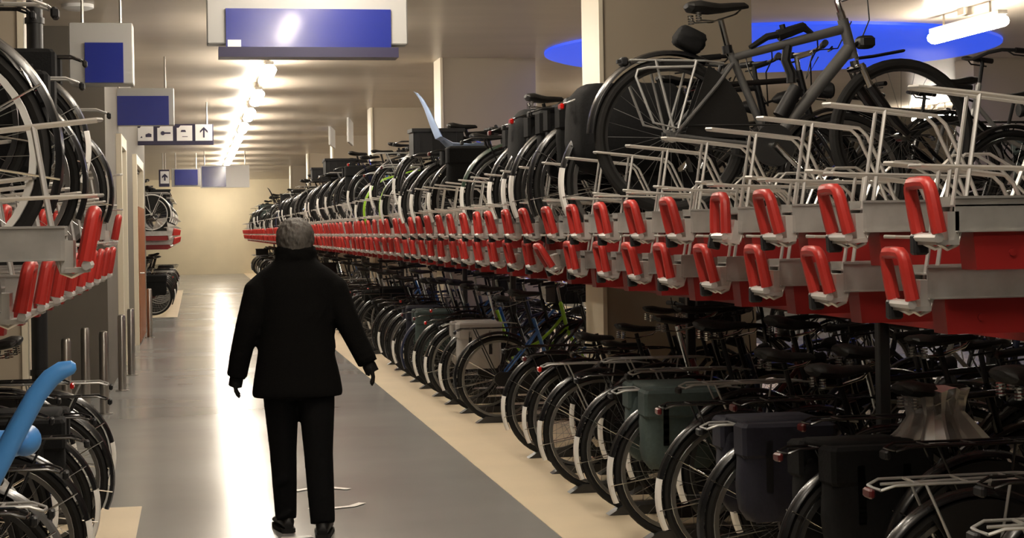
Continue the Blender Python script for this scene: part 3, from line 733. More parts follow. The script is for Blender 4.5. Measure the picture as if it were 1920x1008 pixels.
def bicycle(loc, rz, s, label, group, detail=2):
    r = empty('bicycle', loc, 0, label, 'bicycle', group)
    r.rotation_euler = Euler((s.get('lean', 0), s.get('pitch', 0), rz), 'XYZ')
    fm = s.get('color', M_BLACK); gm = s.get('guard', M_BLACK)
    rimm = s.get('rim', M_RIM)
    wheel(r, 'rear_wheel', 0, detail, rimm); wheel(r, 'front_wheel', 1.08, detail, rimm)
    P(r, 'frame', 'frame_' + s.get('frame', 'step'), fm); P(r, 'fork', 'fork', fm)
    g = P(r, 'rear_mudguard', 'rear_guard', gm, (0, 0, WR))
    if s.get('patch', True): link('white_patch', BM['patch'], g)
    if detail > 1: link('stays', BM['stays'], g)
    if detail > 0:
        g2 = P(r, 'front_mudguard', 'front_guard', gm, (1.08, 0, WR))
        if detail > 1: link('stays', BM['stays_front'], g2)
    sh = s.get('sh', 0)
    P(r, 'seatpost', 'seatpost', s.get('barm'), (-.26 * sh, 0, sh))
    sd = P(r, 'saddle', s.get('saddle', 'saddle_wide'), s.get('sm', M_LEATHER), (.21 - .26 * sh, 0, .99 + sh), (0, s.get('stilt', 0), 0))
    if detail > 1: P(sd, 'spring', 'saddle_springs')
    bk = s.get('bar', 'swept')
    hb = P(r, 'handlebar', 'bar_' + bk, s.get('barm', M_CHROME)); P(hb, 'grip', 'grips_' + bk)
    if s.get('carrier', True): P(r, 'carrier', 'carrier', s.get('cm', M_BLACK))
    if detail > 0:
        P(r, 'chain_case', 'chain_case') if s.get('case', True) else P(r, 'chainring', 'chainring')
        cr = P(r, 'crank', 'crank'); P(cr, 'pedal', 'pedals')
        P(r, 'tail_lamp', 'tail_lamp', s.get('tail', M_MAROON)); P(r, 'head_lamp', 'head_lamp', M_CHROME if s.get('lampc') else None)
    if detail > 1:
        P(r, 'kickstand', 'kickstand', None, None, (R(80), 0, 0) if False else None) if s.get('stand') else None
        P(r, 'cables', 'cables')
    if s.get('film'): P(sd, 'plastic_saddle_cover', 'film', None, (.02, 0, -.02)).scale = (.8, .8, .8)
    if s.get('skirt'): P(r, 'skirt_guard', 'skirt', s.get('skm', M_LEATHER))
    if s.get('bags'):
        k = s.get('bagk', 0); p = P(r, 'pannier', 'panniers%d' % k, s['bags']); P(p, 'flap', 'flap%d' % k, s['bags'])
        if detail > 1: P(p, 'strap', 'pannier_strap')
    if s.get('cover'): P(r, 'cover', 'cover', s['cover'])
    if s.get('rcrate'): P(r, 'rear_crate', 'rear_crate', s['rcrate'])
    if s.get('fcrate'): P(r, 'front_carrier', 'front_carrier'); P(r, 'front_crate', 'front_crate', s['fcrate'])
    if s.get('child'): c = P(r, 'child_seat', 'child_seat', s['child']); P(c, 'footrest', 'child_seat_leg')
    if s.get('flowers'): P(r, 'flower_garland', 'flowers', None, (-.1, 0, -.15))['kind'] = 'stuff'
    BIKES.append(r)
    return r
CN = {M_BLACK: 'black', M_GREYF: 'graphite', M_SILVER: 'silver', M_WHITE: 'white', M_LIME: 'lime green', M_BLUE: 'blue', M_NAVY: 'navy', M_GREEN: 'dark green', M_MAROON: 'maroon'}
def rand_spec(rnd):
    s = {}
    s['color'] = rnd.choices([M_BLACK, M_GREYF, M_NAVY, M_GREEN, M_SILVER, M_BLUE, M_MAROON], [12, 4, 2, 1, 1.2, .8, .6])[0]
    s['frame'] = rnd.choice(['step', 'step', 'diamond']); s['bar'] = rnd.choice(['swept', 'swept', 'straight'])
    s['guard'] = M_BLACK if rnd.random() < .8 else s['color']; s['patch'] = rnd.random() < .62
    s['rim'] = M_RIM if rnd.random() < .5 else M_RIMD; s['cm'] = rnd.choice([M_BLACK, M_BLACK, M_SILVER])
    s['saddle'] = rnd.choice(['saddle_wide', 'saddle_wide', 'saddle_slim']); s['sm'] = M_BROWNL if rnd.random() < .04 else M_LEATHER
    s['sh'] = rnd.uniform(-.06, .07); s['stilt'] = rnd.uniform(-.06, .12); s['barm'] = rnd.choice([M_CHROME, M_BLACKP, M_BLACKP])
    s['case'] = rnd.random() < .7; s['skirt'] = rnd.random() < .3; s['lean'] = rnd.uniform(-.045, .045)
    s['tail'] = rnd.choices([M_REFL, M_MAROON, M_BLACKP], [1, 2, 4])[0]
    q = rnd.random()
    if q < .14: s['bags'] = rnd.choice([M_BAGB, M_BAGB, M_BAGN, M_BAGG]); s['bagk'] = rnd.randint(0, 1)
    elif q < .22: s['fcrate'] = M_BLACKP
    elif q < .25: s['rcrate'] = M_BLACKP
    elif q < .28: s['child'] = M_BLACKP
    return s
def describe(s):
    t = CN.get(s.get('color', M_BLACK), 'dark') + ' bicycle'
    if s.get('bags'): t += ' with %s panniers' % {M_BAGB: 'black', M_BAGN: 'navy', M_BAGG: 'grey-green', M_BAGS: 'light grey'}[s['bags']]
    elif s.get('rcrate'): t += ' with rear crate'
    elif s.get('child'): t += ' with child seat'
    elif s.get('cover'): t += ' with big black bag'
    elif s.get('cm') == M_SILVER: t += ' with silver carrier'
    elif s.get('patch', True): t += ' with white mudguard tip'
    return t

# ------------------------------------------------------------------ lower row, right rack (standing on floor channels)
b = MB(); b.box(.02, 1.5, -.04, -.034, 0, .05); b.box(.02, 1.5, .034, .04, 0, .05); b.box(.02, 1.5, -.04, .04, 0, .008)
b.prism([(-.06, 0), (.02, 0), (.02, .05)], -.04, .04)
FCH = b.mesh('floor_channel', M_RIMD, False)
rnd = random.Random(21)
LOWER = {  # hand-set near bicycles, by index from the camera
    0: dict(color=M_BLACK, cm=M_SILVER, patch=True, rim=M_RIMD), 1: dict(color=M_BLACK, cm=M_BLACK, patch=True, skirt=True),
    2: dict(color=M_BLACK, cm=M_SILVER, patch=False, bags=None), 3: dict(color=M_GREYF, frame='diamond', saddle='saddle_slim', patch=True),
    4: dict(color=M_BLACK, cm=M_SILVER, skirt=True), 5: dict(color=M_BLACK, cm=M_BLACK, skirt=True, patch=False),
    6: dict(color=M_BLACK, bags=M_BAGB, patch=False, film=True, sh=-.06), 7: dict(color=M_BLACK, frame='diamond', cm=M_BLACK, patch=False),
    8: dict(color=M_BLACK, bags=M_BAGN, patch=False, skirt=True), 9: dict(color=M_BLACK, frame='diamond', cm=M_BLACK, patch=True),
    10: dict(color=M_BLACK, patch=True, rim=M_RIM, cm=M_BLACK, skirt=False), 11: dict(color=M_BLACK, cm=M_SILVER, patch=True),
    12: dict(color=M_BLACK, bags=M_BAGG, patch=True, sh=.05, rim=M_RIM), 16: dict(color=M_BLACK, cm=M_SILVER, patch=True), 18: dict(color=M_BLACK, patch=True, flowers=True), 13: dict(color=M_NAVY, patch=True), 14: dict(color=M_MAROON, patch=True, cm=M_BLACK),
    15: dict(color=M_BLACK, patch=True), 17: dict(color=M_BLACK, patch=True, skirt=True), 19: dict(color=M_BLACK, patch=True), 24: dict(color=M_BLACK, bags=M_BAGS, patch=True),
    23: dict(color=M_BLACK, rcrate=None, patch=True), 26: dict(color=M_LIME, patch=True), 29: dict(color=M_BLUE, patch=True),
}
k = 0; y = 3.35
while y < 63:
    s = rand_spec(rnd)
    if k in LOWER:
        for q in ('bags', 'fcrate', 'rcrate', 'child'): s.pop(q, None)
        s['guard'] = M_BLACK; s.update(LOWER[k])
    outer = k % 2 == 0
    if near_pier(y, .36): y += .2; continue
    if y > 10.2 and not outer and (y < 12.6 or rnd.random() < .55): k += 1; y += .36; continue
    if 10.2 < y < 12: s['sh'] = -.2; s['bar'] = 'straight'
    x = (2.34 if outer else 2.56) + rnd.uniform(-.03, .05); z = .008 if outer else .06
    dt = 2 if y < 15 else 1 if y < 26 else 0
    if k < 30: lb = '%s, %s from the camera, lower right row' % (describe(s), ORD[k])
    elif y < 30: lb = 'dark bicycle in the middle stretch of the lower right row'
    else: lb = 'dark bicycle in the far stretch of the lower right row'
    bicycle((x, y, z), rnd.uniform(-.03, .03), s, lb, 'bicycles in the lower right row', dt)
    ch = link('floor_channel', FCH, None, (x - .14, y, .004 if outer else .045))
    tag(ch, 'galvanised wheel channel under the %s bicycle of the lower right row' % ORD[k] if k < 30 else 'galvanised wheel channel in the far lower right row', 'wheel channel', 'wheel channels of the lower right row')
    if not outer:
        pass
    k += 1; y += .40 if y < 30 else .46

# ------------------------------------------------------------------ upper row, right rack
UP = [(8.09, 'L', dict(color=M_BLACK, patch=True, cover=M_BAGB, sh=-.15, rim=M_RIM, skirt=True, tail=M_REFL, bar='straight')),
      (8.65, 'L', dict(color=M_BLACK, bags=M_BAGB, bagk=1, patch=False, sh=-.14, bar='straight')),
      (9.21, 'L', dict(color=M_BLACK, frame='diamond', patch=True, skirt=True, sh=-.12, bags=M_BAGB)),
      (9.77, 'L', dict(color=M_BLACK, patch=True, sh=-.12, skirt=True, cover=M_BAGB, bar='straight')),
      (10.33, 'L', dict(color=M_BLACK, bags=M_BAGB, patch=True, sh=-.10, skirt=True)),
      (11.45, 'L', dict(color=M_BLACK, patch=True, rim=M_RIM, sh=.02, cm=M_BLACK)),
      (13.13, 'L', dict(color=M_GREYF, patch=True, skirt=True, bags=M_BAGB, sh=-.1)),
      (13.69, 'L', dict(color=M_BLACK, child=M_PALEB, patch=True, sh=-.12)),
      (14.25, 'L', dict(color=M_MAROON, patch=True, sh=-.1, rcrate=M_BLACKP)), (15.0, 'H', dict(color=M_BLACK, patch=True, sh=-.12, bar='straight')), (15.93, 'L', dict(color=M_BLACK, guard=M_BLACK, patch=True)),
      (16.49, 'L', dict(color=M_GREEN, guard=M_LIME, patch=False, skirt=True)), (17.33, 'H', dict(color=M_BLACK, patch=True, sh=-.1)), (18.17, 'L', dict(color=M_LIME, guard=M_LIME, patch=False))]
taken = set()
n = 0
rnd = random.Random(5)
yy = 18.7
while yy < 58:
    UP.append((yy, rnd.choice('HL'), {})); yy += rnd.choice([.56, .56, .84, 1.12] if yy < 40 else [.56, .84, 1.12, 1.68])
for y, row, ov in UP:
    s = rand_spec(rnd)
    if ov:
        for q in ('bags', 'fcrate', 'rcrate', 'child'): s.pop(q, None)
        s.update(ov)
    if near_pier(y, .36): continue
    # snap on a tray
    base = 3.89 if row == 'H' else 4.17; y = base + .56 * round((y - base) / .56)
    if near_pier(y, .3): y += .56
    if round(y, 2) in taken or round(y - .28, 2) in taken or round(y + .28, 2) in taken or near_pier(y, .3): continue
    taken.add(round(y, 2))
    z = (ZH if row == 'H' else ZL) + .066
    dt = 2 if y < 13 else 1 if y < 24 else 0
    s['lean'] = rnd.uniform(-.02, .02)
    if n < 24: lb = '%s on the upper right tier, %s beyond the grey one' % (describe(s), ORD[n])
    else: lb = 'dark bicycle on the far stretch of the upper right tier'
    bicycle((2.10 + rnd.uniform(-.05, .05), y, z), rnd.uniform(-.02, .02), s, lb, 'bicycles on the upper right tier', dt)
    n += 1

# the grey trekking bicycle nearest on the upper tier
def hero(loc):
    r = empty('bicycle', loc, R(0), 'grey trekking bicycle with silver rear carrier standing on the upper right tier', 'bicycle', 'bicycles on the upper right tier')
    WB = 1.08
    wheel(r, 'rear_wheel', 0, 2, M_RIMD, True); wheel(r, 'front_wheel', WB, 2, M_RIMD, True)
    b = MB(); bb = (.455, .30); top = (.285, .665)
    for s in (-1, 1):
        b.tube([(bb[0] - .02, s * .04, bb[1]), (.2, s * .06, bb[1] + .02), (0, s * .068, WR)], .011, 8)
        b.tube([(top[0], s * .02, top[1]), (.2, s * .055, top[1] - .1), (0, s * .068, WR)], .009, 8)
        b.box(-.022, .022, s * .068 - .004, s * .068 + .004, WR - .022, WR + .022)
    b.tube([(bb[0], -.04, bb[1]), (bb[0], .04, bb[1])], .026, 14)
    b.tube([(bb[0], 0, bb[1]), (.27, 0, .73)], .0175, 12)
    b.tube([(.285, 0, .69), (.80, 0, .82)], [.017, .022], 12)
    b.tube([(.835, 0, .735), (bb[0] + .02, 0, bb[1] + .02)], [.030, .026], 14)
    b.tube([(.853, 0, .69), (.805, 0, .865)], .025, 14)
    link('frame', b.mesh('trek_frame', M_GREYF), r)
    b = MB(); g = MB()
    b.tube([(.862, 0, .655), (.857, 0, .68)], .02, 10); b.tube([(.868, -.075, .645), (.868, .075, .645)], .017, 10)
    for s in (-1, 1):
        b.tube([(.862, s * .065, .66), (.915, s * .065, .535)], .0155, 10)
        g.tube([(.905, s * .065, .56), (1.02, s * .066, .40), (WB, s * .066, WR)], [.024, .023, .016], 10)
    g.tube([(.905, -.065, .57), (.905, 0, .60), (.905, .065, .57)], .014, 8)
    f = link('fork', g.mesh('fork_lowers', M_BLACK), r); link('stanchions', b.mesh('fork_stanchions', M_CHROME), f)
    b = MB().tube([(.805, 0, .865), (.795, 0, .90)], .018, 10).tube([(.795, 0, .90), (.78, 0, .945), (.80, 0, .985)], .014, 8).tube([(.80, 0, .985), (.87, 0, 1.01)], .015, 8)
    b2 = MB(); b2.tube([(.84, -.30, 1.02), (.865, -.18, 1.02), (.87, 0, 1.01), (.865, .18, 1.02), (.84, .30, 1.02)], .0115, 8)
    g = MB()
    for s in (-1, 1): g.tube([(.862, s * .19, 1.02), (.838, s * .31, 1.02)], .017, 10); g.tube([(.89, s * .17, 1.01), (.92, s * .2, .985), (.915, s * .28, .985)], .005, 6)
    hb = link('handlebar', b2.mesh('trek_bar', M_BLACKP), r); link('stem', b.mesh('trek_stem', M_CHROME), hb); link('grips', g.mesh('trek_grips', M_BLACKP), hb)
    b = MB().tube([(.275, 0, .70), (.235, 0, .865)], .0135, 10); link('seatpost', b.mesh('trek_post', M_CHROME), r)
    b = MB().tube([(.268, 0, .71), (.262, 0, .745)], .023, 10); link('seat_clamp', b.mesh('trek_clamp', M_BLACKP), r)
    sd = link('saddle', saddle(.285, .17, .07).mesh('trek_saddle', M_LEATHER), r, (.20, 0, .905), (0, R(-4), 0)); P(sd, 'spring', 'saddle_springs')
    # small saddle bag hanging behind the post
    b = bag(.02, .15, -.05, .05, .74, .83, 4); sb = link('saddle_bag', b.mesh('saddle_bag', M_BAGB, True, 60), r, (.0, 0, 0)); sb.rotation_euler = (0, R(26), 0); sb.location = (-.33, 0, .10)
    # silver carrier with trapezoid sides
    b = MB(); q = .0062
    for s in (-1, 1):
        b.tube([(-.19, s * .06, .675), (.14, s * .06, .672)], q * .8, 6)
        b.tube([(.10, s * .075, .67), (.01, s * .085, .375), (-.10, s * .085, .40), (-.175, s * .08, .60), (-.165, s * .075, .63), (-.12, s * .075, .64), (.09, s * .075, .645)], q, 8)
        b.tube([(-.08, s * .06, .675), (-.005, s * .075, .36)], q, 6); b.tube([(.14, s * .06, .672), (.24, s * .025, .665)], q * .8, 6)
    for x in (-.19, -.05, .1): b.tube([(x, -.06, .675), (x, .06, .675)], q * .8, 6)
    link('carrier', b.mesh('trek_carrier', M_SILVER), r)
    b = MB().rbox(-.225, -.195, -.035, .035, .655, .69, .006).box(-.24, -.2, -.012, .012, .665, .68); link('tail_lamp', b.mesh('trek_tail', M_BLACKP, False), r)
    link('rear_mudguard', guard(62, 178, .374, .032).mesh('trek_guard', M_BLACK), r, (0, 0, WR))
    b = MB()
    for s in (-1, 1): b.prism([(.05, WR + .0)] + arc(0, WR, .35, -2, 62, 10), s * .04 - .002, s * .04 + .002)
    [link('skirt_guard', q.mesh('trek_skirt', M_LEATHER, False), r) for q in islands(b)]
    b = MB().tube([(.87, 0, .69), (.95, 0, .70), (1.09, 0, .725)], .03, 8, flat=(1, .25)); link('front_mudguard', b.mesh('trek_front_guard', M_BLACKP), r)
    b = MB().rbox(.875, .945, -.045, .045, .735, .79, .012).tube([(.86, 0, .75), (.88, 0, .76)], .01, 6); link('head_lamp', b.mesh('trek_lamp', M_BLACKP), r)
    # folding lock bag on the top tube
    b = MB().tube([(.37, .0, .735), (.45, 0, .785), (.53, 0, .80)], [.012, .016, .016], 8).tube([(.50, 0, .79), (.62, 0, .83), (.66, 0, .80)], [.026, .022, .012], 8).tube([(.53, 0, .80), (.52, 0, .84)], .014, 8).tube([(.56, .02, .80), (.64, .02, .835)], .016, 8)
    link('frame_lock', b.mesh('trek_lock', M_BLACKP), r)
    b = MB().tube([(.545, 0, .745), (.535, 0, .68), (.56, 0, .62), (.56, 0, .58)], .022, 10); link('frame_pump', b.mesh('trek_pump', M_BLACKP), r)
    b = MB().tube([(.86, .03, .86), (.80, .05, .74), (.68, .04, .73), (.64, .03, .60), (.70, .03, .70)], .0035, 5)
    b.tube([(.80, 0, .98), (.90, -.05, 1.0), (.92, -.03, .86), (.87, -.02, .74)], .0035, 5); link('cables', b.mesh('trek_cables', M_BLACKP), r)
    off = (bb[0] - BB[0], 0, bb[1] - BB[1])
    link('chainring', BM['chainring'], r, off); cr = link('crank', BM['crank'], r, off); P(cr, 'pedal', 'pedals')
    b = MB(); b.tube([(.505, 0, .43), (.585, 0, .56)], [.036, .034], 12); link('water_bottle', b.mesh('trek_bottle', M_BLACKP), r)
    return r
hero((2.06, 7.25, ZH + .075))

# ------------------------------------------------------------------ left rack
rnd = random.Random(11)
for k, (x, y, z, ov) in enumerate([(-.715, 4.66, ZL, dict(color=M_BLACK, rim=M_WHITE, patch=False, guard=M_BLACK, tail=M_BLACKP, bar='straight')),
                                   (-.98, 5.515, ZH, dict(color=M_BLACK, patch=False, tail=M_BLACKP, frame='diamond', skirt=True, sh=-.1)), (-.90, 6.085, ZH, dict(color=M_GREYF, patch=False, tail=M_BLACKP, skirt=True, sh=-.08)),
                                   (-.79, 6.94, ZL, dict(color=M_BLACK, patch=False, skirt=True, bags=M_BAGB, tail=M_BLACKP, sh=-.1)), (-.77, 8.65, ZL, dict(color=M_BLACK, patch=False, rim=M_RIM, tail=M_BLACKP, skirt=True)),
                                   (-.83, 7.795, ZH, dict(color=M_BLACK, bags=M_BAGB, patch=True, tail=M_BLACKP))]):
    s = rand_spec(rnd); [s.pop(q, None) for q in ('bags', 'fcrate', 'rcrate', 'child')]; s.update(ov); s['lean'] = rnd.uniform(-.02, .02)
    bicycle((x, y, z + .066), math.pi, s, '%s, %s from the camera, near left upper tier' % (describe(s), ORD[k]), 'bicycles on the near left upper tier', 2)
LL = [dict(color=M_BLACK, cm=M_BLACK, patch=False), dict(color=M_BLACK, patch=False, skirt=True), dict(color=M_BLACK, patch=False), dict(color=M_BLACK, patch=False, skirt=True, rim=M_RIMD), dict(color=M_BLACK, cm=M_BLACK, patch=False),
      dict(color=M_BLACK, patch=True), dict(color=M_BLACK, patch=True, skirt=True), dict(color=M_BLACK, bags=M_BAGB, patch=True), dict(color=M_GREYF, patch=False, cm=M_BLACK), dict(color=M_BLACK, patch=False),
      dict(color=M_BLACK, patch=True), dict(color=M_BLACK, cm=M_SILVER, patch=True)]
y = 4.75
for k, ov in enumerate(LL):
    s = rand_spec(rnd); [s.pop(q, None) for q in ('bags', 'fcrate', 'rcrate', 'child')]; s.update(ov)
    s['tail'] = M_REFL if k == 10 else M_BLACKP
    outer = k % 2 == 1
    x = (-.80 if outer else -.98) + rnd.uniform(-.03, .03)
    bicycle((x, y, .01 if outer else .06), math.pi + rnd.uniform(-.03, .03), s, '%s, %s from the camera, near left lower row' % (describe(s), ORD[k]), 'bicycles in the near left lower row', 2)
    ch = link('floor_channel', FCH, None, (x + .14, y, .004 if outer else .045), (0, 0, math.pi))
    tag(ch, 'galvanised wheel channel under the %s bicycle of the near left lower row' % ORD[k], 'wheel channel', 'wheel channels of the near left row')
    y += .43
# bright blue child's bicycle seat with a long curved push bar, on the nearest left bicycle
cs = BIKES[-len(LL)]
cs.location.x = -.80
b = MB(); path = [(-.17, -.02, .72), (-.22, -.02, .79), (-.284, -.02, .91), (-.325, -.02, .985), (-.367, -.02, 1.06), (-.405, -.02, 1.105), (-.435, -.02, 1.125), (-.463, -.02, 1.132), (-.472, -.02, 1.133)]
b.tube(path, [.031, .031, .030, .029, .028, .027, .025, .019, .009], 14)
pb = link('blue_push_bar', b.mesh('push_bar', M_SKYB), cs)
b = MB().ell((-.325, -.13, .93), .045, .07, .045, 16, 10).ell((-.26, -.13, .92), .09, .06, .04, 16, 10)
pb2 = link('blue_seat_shell', b.mesh('blue_seat_shell', M_SKYB), cs)
cs['label'] = 'black bicycle with a bright blue curved push bar and seat, nearest at the lower left'

# far left rack
rnd = random.Random(31)
for k in range(12):
    s = rand_spec(rnd); s['lean'] = 0
    if k == 0: [s.pop(q, None) for q in ('bags', 'fcrate', 'rcrate', 'child')]; s.update(color=M_WHITE, guard=M_WHITE, cm=M_WHITE, frame='diamond', rim=M_WHITE, skirt=True)
    lb = 'white bicycle first on the far left upper tier' if k == 0 else 'dark bicycle hidden along the far left upper tier'
    bicycle((-.82, 33.0 + 1.12 * k, ZH + .066), math.pi, s, lb, 'bicycles on the far left upper tier', 1 if k < 2 else 0)
    s = rand_spec(rnd); s['lean'] = 0
    if k == 0: [s.pop(q, None) for q in ('bags', 'fcrate', 'rcrate', 'child')]; s.update(bags=M_BAGB, fcrate=M_BLACKP)
    bicycle((-.80, 33.3 + 1.12 * k, .008), math.pi, s, 'black bicycle with panniers first in the far left lower row' if k == 0 else 'dark bicycle hidden along the far left lower row', 'bicycles in the far left lower row', 1 if k < 2 else 0)

# ------------------------------------------------------------------ second rack, back to back behind the right rack
rnd = random.Random(77)
b = MB(); t = .05
b.box(0, 1.7, -t, t, 0, .004); b.box(0, 1.7, -t, -t + .004, 0, .085); b.box(0, 1.7, t - .004, t, 0, .085)
b.prism([(.05, -.09), (1.65, -.09), (1.7, 0), (.05, 0)], -.04, .04)
BT = b.mesh('back_tray', M_GALV, False)
for k in range(10):
    y = 6.3 + .84 * k
    if near_pier(y, .4): continue
    s = rand_spec(rnd); s['lean'] = 0; s['color'] = rnd.choice([M_BLACK, M_GREYF, M_SILVER, M_BLACK])
    zt = 1.36 if k % 2 else 1.5
    r = empty('rack_tray', (4.2, y, zt), 0, 'plain grey tray of the rack behind the right row, %s in depth' % ORD[k], 'rack tray', 'trays of the back rack')
    link('channel', BT, r)
    if zt > 1.4: link('prop', PROP, r, (-.25, 0, .02))
    g = link('grip', GRIP, r, (1.75, 0, 0), (0, 0, math.pi)); link('wheel_hoop', HOOP, r, (1.75, 0, 0), (0, 0, math.pi))
    bicycle((5.55, y, zt + .006), math.pi, s, '%s in the hall rack behind, %s in depth' % (describe(s), ORD[k]), 'bicycles in the back rack', 1)
    s = rand_spec(rnd); s['lean'] = 0
    bicycle((5.5, y + .3, .006), math.pi, s, '%s low in the hall rack behind, %s in depth' % (describe(s), ORD[k]), 'bicycles low in the back rack', 1)
rack_frame(5.0, 6.2, 14.2, 'frame carrying the trays of the rack behind the right row', 2.0)

# ================================================================== the walker
def remesh(name, mb, voxel, m, smooth=6, fac=.5):
    me = bpy.data.meshes.new(name); me.from_pydata(mb.v, [], mb.f); me.update()
    o = bpy.data.objects.new(name + '_tmp', me); col.objects.link(o)
    md = o.modifiers.new('r', 'REMESH'); md.mode = 'VOXEL'; md.voxel_size = voxel
    if smooth: sm = o.modifiers.new('s', 'SMOOTH'); sm.iterations = smooth; sm.factor = fac
    dg = bpy.context.evaluated_depsgraph_get(); dg.update()
    out = bpy.data.meshes.new_from_object(o.evaluated_get(dg)); out.name = name
    bpy.data.objects.remove(o); bpy.data.meshes.remove(me)
    out.polygons.foreach_set('use_smooth', [True] * len(out.polygons)); out.materials.clear(); out.materials.append(m)
    return out
def ering(cx, cy, z, rx, ry, n=24, e=1.0):
    return [(cx + rx * math.copysign(abs(math.cos(2 * math.pi * j / n)) ** e, math.cos(2 * math.pi * j / n)), cy + ry * math.copysign(abs(math.sin(2 * math.pi * j / n)) ** e, math.sin(2 * math.pi * j / n)), z) for j in range(n)]
PX_, PY_ = .50, 8.80
person = empty('person', (PX_, PY_, 0), 0, 'person with short grey hair in black jacket and trousers walking away down the aisle', 'person')
armL = [(-.125, 0, 1.33), (-.195, -.01, 1.255), (-.243, -.015, 1.09), (-.262, 0, 1.02), (-.288, .03, .91), (-.305, .05, .815)]
armR = [(.125, 0, 1.33), (.195, -.01, 1.26), (.262, -.03, 1.08), (.285, -.03, 1.03), (.328, -.04, .94), (.360, -.05, .87)]
legL = [(-.085, 0, .82), (-.082, .02, .66), (-.074, .07, .42), (-.068, .10, .25), (-.062, .13, .07)]
legR = [(.090, 0, .82), (.096, -.02, .66), (.100, -.03, .42), (.106, -.06, .25), (.112, -.10, .07)]
# body: one continuous surface, head to ankles
b = MB()
b.loft([ering(0, 0, z, rx, ry) for z, rx, ry in [(.74, .12, .09), (.82, .165, .105), (.95, .15, .10), (1.08, .14, .10), (1.22, .155, .10), (1.32, .17, .09), (1.38, .11, .07), (1.42, .055, .055), (1.50, .052, .055)]])
for a in (armL, armR): b.tube(a, [.05, .05, .043, .042, .038, .028], 12)
for a in (legL, legR): b.tube(a, [.085, .08, .058, .055, .036], 14)
b.ell((0, .012, 1.515), .074, .093, .108, 20, 14)
b.ell((0, .045, 1.455), .052, .058, .055, 14, 8)           # jaw
b.tube([(0, .10, 1.535), (0, .122, 1.50), (0, .108, 1.49)], [.010, .015, .012], 8)   # nose
for s in (-1, 1):
    b.ell((s * .078, .005, 1.51), .010, .022, .032, 10, 8)  # ears
    b.ell((s * .03, .094, 1.525), .016, .012, .010, 10, 6)  # eye lids
b.tube([(-.025, .098, 1.455), (0, .106, 1.455), (.025, .098, 1.455)], .007, 6)       # lips
bm_ = remesh('body', b, .007, M_SKIN, 3)
body = link('body', bm_, person)
# jacket
b = MB()
b.loft([ering(cx, cy, z, rx, ry, 28, .9) for z, cx, cy, rx, ry in [(.712, 0, -.005, .230, .150), (.74, 0, -.005, .231, .151), (.82, 0, 0, .218, .146), (.93, -.004, 0, .196, .140), (1.03, -.004, 0, .184, .135), (1.15, 0, 0, .186, .132), (1.25, 0, 0, .194, .128), (1.32, 0, 0, .194, .118), (1.365, 0, 0, .165, .10), (1.40, 0, 0, .118, .086), (1.425, 0, .002, .092, .084), (1.47, 0, .004, .084, .084), (1.485, 0, .006, .07, .07)]])
for a, f in ((armL, 1), (armR, 1)):
    b.tube(a, [.056, .072, .064, .060, .056, .053], 16)
rr = random.Random(2)
for z in (1.43, 1.455): b.tube([(.088 * math.cos(2 * math.pi * j / 16) + rr.uniform(-.006, .006), .005 + .088 * math.sin(2 * math.pi * j / 16), z + rr.uniform(-.008, .008)) for j in range(16)], .022, 8, closed=True)
for k in range(26):                                          # soft folds at elbows, waist and back
    a = rr.uniform(0, 2 * math.pi); z = rr.uniform(.76, 1.3); rx, ry = .19, .135
    b.tube([(rx * math.cos(a + t * .25), ry * math.sin(a + t * .25), z + t * .06 + rr.uniform(-.01, .01)) for t in (-1, -.3, .3, 1)], [.004, .012, .012, .004], 6)
for arm in (armL, armR):
    for k in range(7):
        t = rr.uniform(.25, .95) * (len(arm) - 1); i = int(t); p = Vector(arm[i]).lerp(Vector(arm[min(i + 1, len(arm) - 1)]), t - i)
        b.tube([p + Vector((.05 * math.cos(q), .052 * math.sin(q), (q - 4.5) * .02)) for q in (3.6, 4.2, 4.8, 5.4)], [.006, .013, .013, .006], 6)
link('jacket', remesh('jacket', b, .011, M_JACKET, 4), person)
# trousers
b = MB()
b.loft([ering(0, 0, z, rx, ry) for z, rx, ry in [(.70, .16, .10), (.74, .18, .12), (.80, .185, .125), (.92, .172, .118)]])
b.tube(legL, [.102, .088, .070, .064, .056], 16); b.tube(legR, [.102, .092, .075, .070, .063], 16)
for leg in (legL, legR):
    for k in range(8):
        z = rr.uniform(.08, .5); i = max(0, [n_ for n_ in range(len(leg)) if leg[n_][2] >= z][-1]); p = Vector(leg[i]).lerp(Vector(leg[min(i + 1, 4)]), .4); p.z = z
        b.tube([p + Vector((.06 * math.cos(q), .06 * math.sin(q), (q - 4.5) * .03)) for q in (3.6, 4.2, 4.8, 5.4)], [.005, .012, .012, .005], 6)
link('trousers', remesh('trousers', b, .010, M_TROUSER, 4), person)
